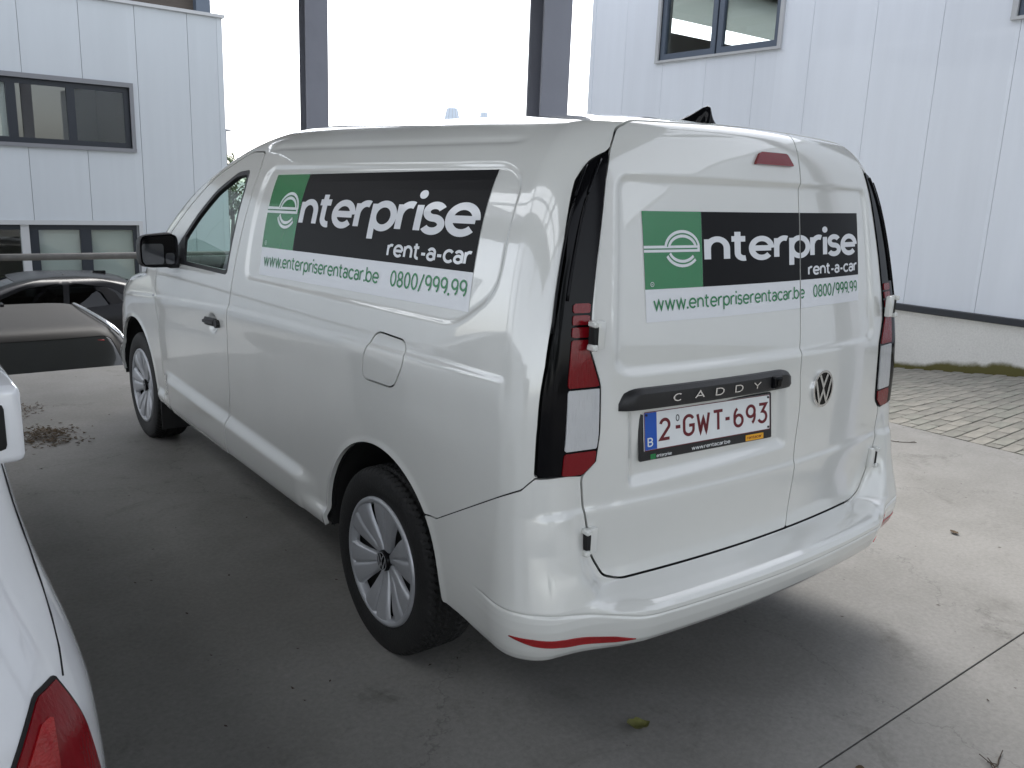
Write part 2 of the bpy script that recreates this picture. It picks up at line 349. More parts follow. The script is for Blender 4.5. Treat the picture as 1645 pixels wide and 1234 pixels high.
# ---------------------------------------------------------------- right hand building (white sandwich panels on a concrete plinth)
M['panelR'] = mat('white_cladding', (.76, .80, .86), .42, var=.03, vscale=1.6, stretch=(3, 3, .25), coat=.15)
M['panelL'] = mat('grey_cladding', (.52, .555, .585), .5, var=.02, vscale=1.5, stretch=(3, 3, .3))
def ribs(m, axis, period):
    n = m.node_tree; p = n.nodes['Principled BSDF']; tc = n.nodes.new('ShaderNodeTexCoord'); w = n.nodes.new('ShaderNodeTexWave'); w.bands_direction = axis; w.inputs['Scale'].default_value = .314/period; n.links.new(tc.outputs['Object'], w.inputs['Vector'])
    b = n.nodes.new('ShaderNodeBump'); b.inputs['Strength'].default_value = .10; b.inputs['Distance'].default_value = .006; n.links.new(w.outputs['Fac'], b.inputs['Height']); n.links.new(b.outputs[0], p.inputs['Normal'])
    src = p.inputs['Base Color'].links[0].from_socket; oi = n.nodes.new('ShaderNodeObjectInfo'); mr = n.nodes.new('ShaderNodeMapRange'); mr.inputs[3].default_value = .965; mr.inputs[4].default_value = 1.02; n.links.new(oi.outputs['Random'], mr.inputs[0])
    v = n.nodes.new('ShaderNodeVectorMath'); v.operation = 'SCALE'; n.links.new(src, v.inputs[0]); n.links.new(mr.outputs[0], v.inputs['Scale']); n.links.new(v.outputs[0], p.inputs['Base Color'])
ribs(M['panelR'], 'Y', .10); ribs(M['panelL'], 'X', .19)
M['backing'] = mat('panel_joint_grey', (.34, .35, .36), .8)
M['rail'] = mat('dark_drip_rail', (.03, .034, .042), .45)
M['trim'] = mat('window_trim_grey', (.48, .49, .50), .4)
M['sash'] = mat('sash_blue_grey', (.10, .125, .165), .38)
M['sashd'] = mat('sash_anthracite', (.022, .027, .036), .4)
M['blind'] = mat('roller_blind', (.80, .82, .80), .8, var=.02, vscale=4)
_n = M['blind'].node_tree; _t = _n.nodes.new('ShaderNodeBsdfTranslucent'); _t.inputs[0].default_value = (.7, .74, .73, 1); _x = _n.nodes.new('ShaderNodeMixShader'); _x.inputs[0].default_value = .55
_n.links.new(_n.nodes['Principled BSDF'].outputs[0], _x.inputs[1]); _n.links.new(_t.outputs[0], _x.inputs[2]); _n.links.new(_x.outputs[0], _n.nodes['Material Output'].inputs[0])
M['room'] = mat('room_wall', (.20, .185, .17), .9)
def plinth_mat():
    m = concrete('plinth_concrete', (.68, .67, .64), (.74, .73, .70), (.58, .57, .535), .85); n = m.node_tree; p = n.nodes['Principled BSDF']
    src = p.inputs['Base Color'].links[0].from_socket
    tc = n.nodes.new('ShaderNodeTexCoord'); sp = n.nodes.new('ShaderNodeSeparateXYZ'); n.links.new(tc.outputs['Object'], sp.inputs[0])
    # height above the sloping paving, in metres, roughened by noise: moss grows along the foot of the wall
    hy = n.nodes.new('ShaderNodeMath'); hy.operation = 'MULTIPLY_ADD'; hy.inputs[1].default_value = .12; hy.inputs[2].default_value = -.243; n.links.new(sp.outputs['Y'], hy.inputs[0])
    h = n.nodes.new('ShaderNodeMath'); h.operation = 'ADD'; n.links.new(sp.outputs['Z'], h.inputs[0]); n.links.new(hy.outputs[0], h.inputs[1])
    nz = n.nodes.new('ShaderNodeTexNoise'); nz.inputs['Scale'].default_value = 2.2; nz.inputs['Detail'].default_value = 7; nz.inputs['Roughness'].default_value = .6; n.links.new(tc.outputs['Object'], nz.inputs['Vector'])
    a = n.nodes.new('ShaderNodeMath'); a.operation = 'MULTIPLY_ADD'; a.inputs[1].default_value = -.22; n.links.new(nz.outputs[0], a.inputs[0]); n.links.new(h.outputs[0], a.inputs[2])
    q = n.nodes.new('ShaderNodeMapRange'); q.interpolation_type = 'SMOOTHSTEP'; q.inputs[1].default_value = -.075; q.inputs[2].default_value = -.01; q.inputs[3].default_value = 1; q.inputs[4].default_value = 0; n.links.new(a.outputs[0], q.inputs[0])
    mx = n.nodes.new('ShaderNodeMix'); mx.data_type = 'RGBA'; mx.inputs[7].default_value = (.115, .105, .036, 1); n.links.new(q.outputs[0], mx.inputs[0]); n.links.new(src, mx.inputs[6]); n.links.new(mx.outputs[2], p.inputs['Base Color'])
    return m
XR, YE, YS, ZT = 6.5, 8.22, -12.0, 5.2
RB = tag(empty('warehouse_building', (XR, 0, 0)), 'white panel clad warehouse on a mossy concrete plinth beside brick paving', 'building'); ox = -XR
def inR(o): o.location.x -= XR; return o
JY = [8.22, 7.53, 6.81, 6.08, 5.33, 4.60, 3.84, 3.13, 2.40]
while JY[-1] > YS: JY.append(JY[-1]-.73)
WR = [(5.03, 6.89), (.58, 2.44)]; SZ, HZ = 3.29, 4.72
def cut_intervals(y0, y1):
    """z ranges of a vertical panel strip minus window openings, split in y where a window edge crosses"""
    cuts = sorted({y0, y1, *[e for w in WR for e in w if y0 < e < y1]}); out = []
    for a, b in zip(cuts[:-1], cuts[1:]):
        m_ = (a+b)/2
        if any(w[0] < m_ < w[1] for w in WR): out += [(a, b, .53, SZ), (a, b, HZ, ZT)]
        else: out.append((a, b, .53, ZT))
    return out
for y1, y0 in zip(JY[:-1], JY[1:]):
    for a, b, z0, z1 in cut_intervals(y0, y1):
        inR(MB().box((XR, a+(.002 if a == y0 else 0), z0), (XR+.07, b-(.002 if b == y1 else 0), z1)).build('wall_panel', M['panelR'], RB))
mb = MB()
wy = [YS, *sum([list(w) for w in sorted(WR)], []), YE-.01]
for i in range(0, len(wy)-1, 2): mb.box((XR+.035, wy[i], .5), (XR+.20, wy[i+1], ZT-.02))
for w in WR: mb.box((XR+.035, w[0], .5), (XR+.20, w[1], SZ)); mb.box((XR+.035, w[0], HZ), (XR+.20, w[1], ZT-.02))
mb.box((XR+.2, YE-.15, -2), (XR+9, YE-.01, 3.97)).box((XR+.2, YE-.15, 4.75), (XR+9, YE-.01, ZT-.02)).box((XR+.2, YE-.15, 3.97), (XR+.9, YE-.01, 4.75)).box((XR+4.2, YE-.15, 3.97), (XR+9, YE-.01, 4.75)).box((XR+2.55, YE-.15, 3.97), (XR+2.72, YE-.01, 4.75)); mb.box((XR+.0, YS, ZT-.01), (XR+9, YE, ZT+.05))
inR(mb.build('wall_core', M['backing'], RB))
inR(MB().box((XR-.02, YS, ZT-.05), (XR+.15, YE+.02, ZT+.12)).build('roof_edge', M['trim'], RB))
inR(MB().box((XR-.012, YS, -2), (XR+.2, YE-.03, .480)).build('plinth', plinth_mat(), RB))
inR(rbox('drip_rail', (XR-.045, YS, .482), (XR+.03, YE+.01, .552), M['rail'], None, .006, 1)).parent = RB
inR(MB().box((XR-.008, YE-.06, .55), (XR+.08, YE+.015, ZT)).build('corner_trim', M['panelR'], RB))
def window_R(y0, y1, blindz):
    w = inR(MB().box((XR-.035, y0-.05, SZ-.03), (XR+.12, y1+.05, SZ)).box((XR-.03, y0-.05, SZ), (XR+.1, y0, HZ+.05)).box((XR-.03, y1, SZ), (XR+.1, y1+.05, HZ+.05)).box((XR-.03, y0, HZ), (XR+.1, y1, HZ+.05)).build('window', M['trim'], RB))
    fr = MB(); ym = (y0+y1)/2
    for a, b in ((y0, ym-.012), (ym+.012, y1)):
        fr.box((XR+.012, a+.002, SZ+.002), (XR+.075, a+.075, HZ)).box((XR+.012, b-.075, SZ+.002), (XR+.075, b-.002, HZ)).box((XR+.012, a+.075, SZ+.002), (XR+.075, b-.075, SZ+.08)).box((XR+.012, a+.075, HZ-.08), (XR+.075, b-.075, HZ))
    o = fr.build('sash_frame', M['sash'], w)
    for a, b in ((y0, ym-.012), (ym+.012, y1)):
        MB().box((XR+.040, a+.07, SZ+.075), (XR+.046, b-.07, HZ-.075)).build('pane', M['pane'], w)
    if y1 > 5:                                          # corner office: its end wall has windows of its own, blinds half down
        for a, b in ((XR+.8, XR+2.58), (XR+2.7, XR+4.25)): MB().box((a, YE-.17, 4.17), (b, YE-.165, 4.8)).build('blind', M['blind'], w)
        MB().box((XR+5.2, y0-.9, SZ-.7), (XR+5.3, YE-.2, HZ+.3)).box((XR+.21, y0-1, SZ-.7), (XR+5.3, y0-.9, HZ+.3)).box((XR+.21, y0-1, HZ+.3), (XR+5.3, YE-.16, HZ+.35)).box((XR+.21, y0-1, SZ-.75), (XR+5.3, YE-.16, SZ-.7)).build('room', M['room'], w)
    else:
        MB().box((XR+2.9, y0-.6, SZ-.7), (XR+3, y1+.6, HZ+.2)).box((XR+.21, y0-.6, SZ-.7), (XR+3, y0-.5, HZ+.2)).box((XR+.21, y1+.5, SZ-.7), (XR+3, y1+.6, HZ+.2)).box((XR+.21, y0-.6, SZ-.7), (XR+3, y1+.6, SZ-.65)).box((XR+.21, y0-.6, HZ+.15), (XR+3, y1+.6, HZ+.2)).build('room', M['room'], w)
    return w
for w in WR: window_R(w[0], w[1], SZ+.62)

# ---------------------------------------------------------------- left hand building (grey panels, two window bands) facing us across the lower yard
YL = 17.0; LX1 = 4.23
LB = tag(empty('office_building', (0, YL, ZL)), 'grey panel clad office block with dark ribbon windows above the parked cars', 'building')
def inL(o): o.location = (0, -YL, -ZL); return o
W1 = (-4.6, 2.37, 2.06, 3.21); W2 = (-4.6, 2.40, -.90, .57); LTOP = 4.74
JX = [LX1, 3.54, 2.545, 1.555, .545]
while JX[-1] > -12: JX.append(JX[-1]-1.0)
for x1, x0 in zip(JX[:-1], JX[1:]):
    cuts = sorted({x0, x1, *[e for e in (W1[0], W1[1], W2[1]) if x0 < e < x1]})
    for a, b in zip(cuts[:-1], cuts[1:]):
        c = (a+b)/2; zs = [ZL]
        if W2[0] < c < W2[1]: zs += [W2[2], W2[3]]
        if W1[0] < c < W1[1]: zs += [W1[2], W1[3]]
        zs.append(LTOP)
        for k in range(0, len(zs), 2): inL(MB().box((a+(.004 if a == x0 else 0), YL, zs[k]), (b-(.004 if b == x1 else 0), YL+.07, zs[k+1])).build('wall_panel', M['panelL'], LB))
mb = MB(); mb.box((W1[1], YL+.03, ZL), (LX1-.02, YL+.2, LTOP-.02)).box((-12, YL+.03, W1[3]), (W1[1], YL+.2, LTOP-.02)).box((-12, YL+.03, W2[3]), (W1[1], YL+.2, W1[2])).box((-12, YL+.03, ZL), (W1[1], YL+.2, W2[2])).box((-12, YL+.03, ZL), (W1[0], YL+.2, LTOP-.02))
mb.box((LX1-.2, YL+.03, ZL), (LX1-.02, YL+10, LTOP-.02)); inL(mb.build('wall_core', M['backing'], LB))
inL(MB().box((LX1-.10, YL-.008, ZL), (LX1+.012, YL+.1, LTOP)).build('corner_trim', M['panelL'], LB))
inL(MB().box((-12, YL-.07, LTOP), (LX1+.05, YL+10, LTOP+.06)).build('roof_edge', M['trim'], LB))
M['brown'] = mat('brown_timber_fascia', (.085, .070, .058), .7, var=.2, vscale=3, stretch=(.3, 1, 6))
inL(MB().box((-12, YL+1.4, LTOP+.1), (4.15, YL+8, LTOP+3.2)).build('upper_storey', M['brown'], LB))
for x in (4.12, 1.5, -1.1): inL(MB().box((x, YL+1.18, LTOP+.1), (x+.30, YL+1.38, LTOP+3.0)).build('post', M['sash'], LB))
M['trimL'] = mat('window_surround_grey', (.20, .205, .22), .45)
def window_L(W, mull, trimm, blinds):
    x0, x1, z0, z1 = W
    w = inL(MB().box((x0-.06, YL-.06, z0-.07), (x1+.07, YL+.10, z0)).box((x0-.06, YL-.04, z1), (x1+.07, YL+.10, z1+.085)).box((x1, YL-.04, z0), (x1+.07, YL+.10, z1)).build('window', trimm, LB))
    fr = MB().box((x0, YL+.045, z0), (x1, YL+.11, z0+.10)).box((x0, YL+.045, z1-.10), (x1, YL+.11, z1)).box((x1-.10, YL+.045, z0+.1), (x1, YL+.11, z1-.1))
    for a, b in mull: fr.box((a, YL+.04, z0+.1), (b, YL+.112, z1-.1))
    fr.build('sash_frame', M['sashd'], w)
    ed = [x0]+[e for m_ in sorted(mull) for e in m_]+[x1-.1]
    for i in range(0, len(ed), 2): MB().box((ed[i], YL+.07, z0+.1), (ed[i+1], YL+.076, z1-.1)).build('pane', M['pane'], w)
    for a, b, c, d in blinds: MB().box((a, YL+.135, c), (b, YL+.14, d)).build('blind', M['blind'], w)
    rm = MB().box((x0-.3, YL+4, z0-.8), (x1+.3, YL+4.1, z1+.4)).box((x0-.3, YL+.21, z0-.8), (x1+.3, YL+4, z0-.75)).box((x0-.3, YL+.21, z1+.35), (x1+.3, YL+4, z1+.4)).box((x1+.25, YL+.21, z0-.8), (x1+.3, YL+4, z1+.4))
    rm.build('room', M['room'], w); return w
window_L(W1, [(1.26, 1.40), (.26, .42), (-1.2, -1.05), (-2.6, -2.45)], M['trimL'], [(-3.2, .30, 2.0, 3.4)])
w2 = window_L(W2, [(1.32, 1.52), (.44, .60), (-1.9, -1.75)], M['trim'], [(.55, 2.5, -1.0, .8)])
inL(MB().box((.30, YL+.0, W2[2]), (.44, YL+.13, W2[3])).build('pillar', M['trim'], LB))

# ---------------------------------------------------------------- open steel canopy over the parking bays
M['steel'] = mat('grey_steel_paint', (.255, .265, .31), .5, var=.05, vscale=3)
M['steel2'] = mat('dark_roof_soffit', (.085, .08, .075), .75, var=.15, vscale=2)
CAN = tag(empty('steel_canopy', (2, 3.5, 0)), 'dark grey steel canopy on tall H section columns beside the white van', 'canopy')
def inC(o): o.location = (-2, -3.5, 0); return o
def hcol(x, y, h, z0=0):
    mb = MB().box((x-.13, y-.085, z0), (x+.13, y-.071, h)).box((x-.13, y+.071, z0), (x+.13, y+.085, h)).box((x-.006, y-.071, z0), (x+.006, y+.071, h)).box((x-.17, y-.14, z0), (x+.17, y+.14, z0+.02))
    return mb
for y in (7.75, 3.71, -.4, -5.0): inC(hcol(2.0, y, 4.75, 0 if y < 6 else ZL).build('column', M['steel'], CAN))
for y in (7.75, 3.71): inC(hcol(-7.2, y, 4.75, 0 if y < 6 else ZL).build('column', M['steel'], CAN))
CZ = 4.75
for y in (7.75, 3.71, -.4, -5.0): inC(MB().box((-7.6, y-.07, CZ), (2.12, y+.07, CZ+.014)).box((-7.6, y-.006, CZ+.014), (2.12, y+.006, CZ+.27)).box((-7.6, y-.07, CZ+.27), (2.12, y+.07, CZ+.284)).build('beam', M['steel'], CAN))
mb = MB()
for x in np.arange(-7.4, 2.1, 1.4): inC(MB().box((x-.04, -5.9, CZ+.285), (x+.04, 11.0, CZ+.40)).build('purlin', M['steel'], CAN))
for a, b in ((-7.8, -5.6), (-3.9, 2.15)): inC(MB().box((a, -6.0, CZ+.40), (b, 11.1, CZ+.46)).build('roof_sheet', M['steel2'], CAN))
M['poly'] = bpy.data.materials.new('translucent_rooflight'); M['poly'].use_nodes = True; _n = M['poly'].node_tree; _t = _n.nodes.new('ShaderNodeBsdfTranslucent'); _t.inputs[0].default_value = (.85, .87, .88, 1)
_n.links.new(_t.outputs[0], _n.nodes['Material Output'].inputs[0])
inC(MB().add_sheet((-5.6, -6.0, CZ+.42), (-3.9, 11.1)).build('rooflight', M['poly'], CAN))
for k in range(4): inC(MB().tube([(-7.2+2.3*k, -.9, CZ), (-6.05+2.3*k, -.9, CZ-.9), (-4.9+2.3*k, -.9, CZ)], .05, 8).build('brace', M['steel'], CAN))
inC(MB().box((-7.6, -.97, CZ-.95), (2.3, -.83, CZ-.87)).build('tie_beam', M['steel'], CAN))
M['sheet'] = mat('dark_backdrop_sheeting', (.05, .052, .05), .7, var=.1, vscale=2)
FN = tag(empty('dark_backdrop', (-13, 0, 0)), 'added unseen dark profiled sheet fence along the far side of the yard', 'backdrop')  # added out of view to give the van something dark to reflect
for q in range(10):
    mb = MB(); y0 = -8+q*1.6
    for k in range(8):
        y = y0+k*.2; mb.add([(0, y, 0), (0, y+.09, 0), (.04, y+.12, 0), (.04, y+.17, 0), (0, y+.2, 0), (0, y, 2.6), (0, y+.09, 2.6), (.04, y+.12, 2.6), (.04, y+.17, 2.6), (0, y+.2, 2.6)], [(i, i+1, i+6, i+5) for i in range(4)])
    mb.build('backdrop_sheet', M['sheet'], FN)
# ---------------------------------------------------------------- pipe railing on the slab edge
M['galv'] = mat('weathered_galvanised_pipe', (.17, .165, .155), .6, metal=.3, var=.2, vscale=12)
RL = tag(empty('pipe_railing', (-1.6, 6.06, 0)), 'weathered round steel pipe railing along the edge of the concrete slab', 'railing')
def inRl(o): o.location = (1.6, -6.06, 0); return o
inRl(MB().tube([(-8, 6.06, .92), (.9, 6.06, .92)], .027, 14).build('top_rail', M['galv'], RL, True))
for x in (-7.6, -4.6, -1.62, .7): inRl(MB().tube([(x, 6.06, -.001), (x, 6.06, .91)], .024, 12).build('post', M['galv'], RL, True))

# ================================================================ THE WHITE PANEL VAN  (rear bumper at y=0, nose at y=4.85)
VT = [(.27, .850, .235, 4.66, .45), (.31, .882, .222, 4.76, .5), (.36, .902, .214, 4.82, .5), (.44, .910, .210, 4.85, .5), (.55, .913, .209, 4.853, .5), (.70, .916, .209, 4.83, .5),
(.85, .918, .210, 4.76, .5), (.95, .918, .212, 4.60, .5), (1.01, .916, .215, 4.30, .5), (1.06, .912, .218, 4.00, .42), (1.12, .904, .223, 3.86, .34), (1.20, .891, .232, 3.73, .30),
(1.30, .871, .246, 3.56, .27), (1.40, .846, .260, 3.39, .25), (1.50, .814, .275, 3.21, .24), (1.58, .780, .288, 3.04, .23), (1.64, .745, .299, 2.89, .22), (1.69, .704, .311, 2.73, .2),
(1.73, .655, .326, 2.56, .2), (1.757, .600, .343, 2.42, .2), (1.773, .535, .372, 2.28, .2), (1.783, .455, .43, 2.12, .2), (1.790, .35, .55, 1.95, .2), (1.794, .22, .78, 1.7, .2), (1.796, .002, 1.18, 1.22, .001)]
for _i in range(4, 9): VT[_i] = VT[_i][:4]+(.66,)
RAX, FAX, WZ = .985, 3.955, .318                       # axles, wheel centre height
ARCH = ((.960, .350, .392), (3.955, .350, .392))
XS = .148                                              # line between the two rear doors
P_door = fillet([(2.395, .318), (2.372, .45), (2.352, .62), (2.346, .82), (2.335, .95), (2.308, 1.05), (2.294, 1.164), (2.276, 1.32), (2.268, 1.46), (2.285, 1.60), (2.345, 1.690), (2.50, 1.690), (2.78, 1.585), (3.02, 1.440), (3.28, 1.270), (3.42, 1.140), (3.46, .98), (3.450, .72), (3.425, .60), (3.405, .40), (3.395, .318)], .03, 4)
P_win = fillet([(2.372, 1.150), (2.358, 1.35), (2.362, 1.52), (2.40, 1.612), (2.53, 1.600), (2.72, 1.515), (2.90, 1.395), (3.07, 1.265), (3.24, 1.135)], .03, 5)
P_fuel = fillet([(.985, 1.115), (.80, 1.112), (.795, 1.045), (.855, .955), (1.06, .948), (1.05, 1.03)], .035, 5)
P_rec = fillet([(2.20, 1.630), (2.165, 1.155), (.56, 1.190), (.395, 1.30), (.425, 1.60), (.52, 1.645)], .07, 7)
_half = [(.0, .515), (.585, .515), (.645, .536), (.690, .605), (.724, .74), (.736, .838), (.694, .872), (.684, .95), (.684, 1.080), (.716, 1.180), (.703, 1.28), (.684, 1.382), (.634, 1.602), (.604, 1.685), (.566, 1.738), (.50, 1.764), (.0, 1.779)]
P_rd = np.array([(x, z) for x, z in _half]+[(-x, z) for x, z in _half[::-1][1:-1]]); P_rd = fillet(P_rd, .018, 3)
P_rrec = fillet([(-.640, 1.120), (-.600, 1.625), (.600, 1.625), (.640, 1.120), (.60, 1.095), (-.60, 1.095)], .05, 6)
P_pock = fillet([(-.585, .775), (-.600, 1.045), (.075, 1.045), (.105, .800)], .03, 5)
def lampf(P):
    ax = np.abs(P[..., 0]); y = P[..., 1]; z = P[..., 2]
    xin = np.interp(z, [.838, .874, .95, 1.08, 1.18, 1.28, 1.382, 1.602, 1.69], [.738, .692, .684, .684, .716, .703, .684, .634, .604])
    yo = np.interp(z, [.84, .98, 1.136, 1.275, 1.398, 1.521, 1.60, 1.65, 1.69], [.212, .213, .220, .233, .249, .272, .288, .289, .28])
    zl = np.interp(ax, [.73, .87], [.836, .851])
    return np.maximum.reduce([xin-ax, (y-yo), zl-z, z-1.688])
def bumperf(P, U):
    ax = np.abs(P[..., 0]); y = P[..., 1]; z = P[..., 2]
    zt = np.interp(y, [.10, .212, .235, .60, .66, 1], [.845, .845, .812, .612, .606, .60])
    return np.maximum.reduce([z-zt, y-.80, .0025-rdoorf(P, U)])
def rdoorf(P, U): return np.where(np.abs(U) < 2.05, sdpoly(P_rd, P[..., 0], P[..., 2]), .5)
def sidef(poly, P, U, left=False):
    f = sdpoly(poly, P[..., 1], P[..., 2]); f = np.where(np.abs(U) > 1.6, f, .5)
    return np.where(P[..., 0] < 0, f, .5) if left else f
def archf(P): return np.minimum.reduce([np.hypot(P[..., 1]-a, P[..., 2]-b)-r for a, b, r in ARCH])
def van_disp(P, U):
    x, y, z = P[..., 0], P[..., 1], P[..., 2]; a = np.abs(U); side = sm(1.9, 2.0, a)*(1-sm(3.2, 3.6, a)); rear = 1-sm(1.0, 1.4, a)
    d = -.008*sm(0, .015, -sdpoly(P_rec, y, z))*side
    h = z-np.interp(y, [.2, 1.0, 2.3, 3.33, 4.2], [1.090, 1.062, 1.010, .935, .86])
    d += .0065*sm(-.14, -.006, h)*(1-sm(-.004, .014, h))*side*sm(.20, .34, y)*(1-sm(3.9, 4.4, y))
    g = z-np.interp(y, [1.48, 3.26], [.495, .535])
    d += .026*sm(0, .055, -g)*side*sm(1.42, 1.60, y)*(1-sm(3.25, 3.42, y))
    d += np.maximum(0, .022-.026*sm(0, .055, -g)*sm(1.42, 1.60, y)*(1-sm(3.25, 3.42, y)))*(1-sm(.365, .405, z))*side*sm(1.25, 1.34, y)*(1-sm(3.50, 3.58, y))
    da = archf(P); d += .004*(1-sm(.0, .022, da))*side
    d -= .005*np.exp(-((z-1.705)/.008)**2)*side*sm(.5, .6, y)*(1-sm(2.2, 2.3, y))
    # rear doors: pressed window field, plate pocket, soft fold low down
    d -= .010*sm(0, .022, -sdpoly(P_rrec, x, z))*rear
    d -= .022*sm(0, .035, -sdpoly(P_pock, x, z))*rear
    k = z-.735
    d += .007*sm(-.16, -.004, k)*(1-sm(-.004, .02, k))*rear
    # dished hand grip behind the door handle
    d -= .016*(1-sm(.03, .055, np.hypot((y-2.53)*.8, (z-.915)*1.1)))*side
    return d
van_sh = Shell(VT, .095, .085, van_disp, lambda x, y, z: (.3+.7*sm(.1, .5, np.abs(x)))*pchip([0, .24, .45, .70, .95, 1.35, 1.9, 2.4, 3.0, 6], [0, 0, .007, .012, .018, .024, .030, .022, 0, 0], y)*sm(1.61, 1.76, z))
def tsamp(a, b, h): 
    t0, t1 = van_sh.tz(a), van_sh.tz(b); return np.linspace(t0, t1, max(2, int((t1-t0)/h))+1)
TMAX = van_sh.CS[-1]
T_all = np.concatenate([np.linspace(0, van_sh.tz(1.757), 190), np.linspace(van_sh.tz(1.757), TMAX, 26)[1:]])
U_all = useg([(-5, -4, 8), (-4, -3, 18), (-3, -2, 120), (-2, -1, 18), (-1, 1, 60), (1, 2, 22), (2, 3, 400), (3, 4, 24), (4, 5, 8)])
VAN = tag(empty('panel_van', (0, 2.4, 0)), 'white panel van with green and black rental company decals on side and rear doors', 'van')
def inV(o): o.location = (0, -2.4, 0); o.parent = VAN; return o
P_ws = fillet([(-.74, 1.10), (-.60, 1.68), (.60, 1.68), (.74, 1.10)], .08)
def bodyf(P, U):
    f = np.maximum.reduce([.0035-sidef(P_door, P, U), .003-sidef(P_fuel, P, U, True), .002-lampf(P), .0025-rdoorf(P, U), .002-bumperf(P, U), -archf(P), .334-P[..., 2]])
    ws = np.where(np.abs(U) > 3.3, sdpoly(P_ws, P[..., 0], P[..., 2]), .5)
    return np.maximum(f, -ws)
body = inV(panel('body', van_sh, U_all, T_all, bodyf, M['white'], flange=.016))
# dark inner skin so that the panel gaps look into shade
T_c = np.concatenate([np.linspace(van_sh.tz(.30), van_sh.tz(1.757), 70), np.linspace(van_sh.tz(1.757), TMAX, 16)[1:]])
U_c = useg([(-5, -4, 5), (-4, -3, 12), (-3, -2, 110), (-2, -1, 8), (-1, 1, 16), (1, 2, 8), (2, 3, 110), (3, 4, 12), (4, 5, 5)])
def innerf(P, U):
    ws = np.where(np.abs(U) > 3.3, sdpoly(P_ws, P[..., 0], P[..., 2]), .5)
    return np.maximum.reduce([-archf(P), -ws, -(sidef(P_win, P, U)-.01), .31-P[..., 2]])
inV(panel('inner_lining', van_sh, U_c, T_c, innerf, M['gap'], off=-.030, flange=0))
inV(MB().box((-.80, .35, .26), (.80, 3.5, .33)).build('underbody', M['gap']))
# front doors
T_d = tsamp(.30, 1.74, .0085); U_d = useg([(2.40, 3.0, 200), (3.0, 3.9, 40)])
def mirror_mesh(o, name, m=None, parent=None):
    me = o.data.copy(); co = np.zeros(len(me.vertices)*3); me.vertices.foreach_get('co', co); co = co.reshape(-1, 3); co[:, 0] *= -1; me.vertices.foreach_set('co', co.ravel()); me.flip_normals()
    q = bpy.data.objects.new(name, me); COL.objects.link(q); q.parent = parent; q.location = o.location if parent is VAN else (0, 0, 0)
    return q
fd = inV(panel('front_door', van_sh, U_d, T_d, lambda P, U: np.maximum.reduce([sidef(P_door, P, U)+.0035, -sidef(P_win, P, U), -archf(P)]), M['white']))
fdr = mirror_mesh(fd, 'front_door', None, VAN)
tr = panel('window_seal', van_sh, U_d, T_d, lambda P, U: np.maximum(sidef(P_win, P, U)-.004, -.020-sidef(P_win, P, U)), M['plastic'], fd, off=-.001, flange=.02)
gl = panel('window_glass', van_sh, U_d, T_d, lambda P, U: sidef(P_win, P, U)+.012, M['carglass'], fd, off=-.010, flange=0)
P_tri = fillet([(3.02, 1.29), (2.985, 1.150), (3.235, 1.140)], .012)
tri = panel('mirror_base', van_sh, U_d, T_d, lambda P, U: sidef(P_tri, P, U), M['plastic'], fd, off=.001)
for q, nm in ((tr, 'window_seal'), (gl, 'window_glass'), (tri, 'mirror_base')): mirror_mesh(q, nm, None, fdr)
wsc = inV(panel('windscreen', van_sh, useg([(3.2, 4, 20), (4, 5, 12)]), tsamp(1.05, 1.74, .02), lambda P, U: sdpoly(P_ws, P[..., 0], P[..., 2])-.004, M['carglass'], off=-.006, flange=0))
w2_ = mirror_mesh(wsc, 'windscreen_half', None, wsc)
# door handle: bar standing off the dished grip
bm = bmesh.new(); bmesh.ops.create_cube(bm, size=1)
for v in bm.verts: v.co = Vector((-.925+v.co.x*.032, 2.545+v.co.y*.165, .918+v.co.z*.036+(.006 if v.co.y < 0 else -.004)))
bmesh.ops.bevel(bm, geom=list(bm.edges), offset=.011, segments=3, affect='EDGES'); hd = sharp(bm_obj('door_handle', bm, M['plastic'], fd), 50)
MB().tube([(-.912, 2.445, .922), (-.938, 2.445, .922)], .019, 16).build('lock_cap', M['plastic'], fd, False)
# small badge on the wing
MB().box((-.923, 3.48, .905), (-.9195, 3.505, .935)).build('wing_badge', M['chrome'], body)
# fuel flap
inV(panel('fuel_flap', van_sh, useg([(2.05, 2.45, 200)]), tsamp(.93, 1.13, .005), lambda P, U: sidef(P_fuel, P, U)+.003, M['white']))
# rear doors
U_r = useg([(-2, -1, 40), (-1, 1, 190), (1, 2, 40)]); T_r = tsamp(.49, 1.786, .007)
rdl = inV(panel('rear_door', van_sh, U_r, T_r, lambda P, U: np.maximum(rdoorf(P, U)+.0025, P[..., 0]-XS+.0025+.006*np.sin((P[..., 2]-.98)*22)*np.exp(-((P[..., 2]-.98)/.16)**2)), M['white']))
rdr = inV(panel('rear_door', van_sh, U_r, T_r, lambda P, U: np.maximum(rdoorf(P, U)+.0025, XS+.0025-P[..., 0]-.006*np.sin((P[..., 2]-.98)*22)*np.exp(-((P[..., 2]-.98)/.16)**2)), M['white']))
rdl['label'] = 'wide left rear door with handle bar and number plate'; rdr['label'] = 'narrow right rear door with round emblem'
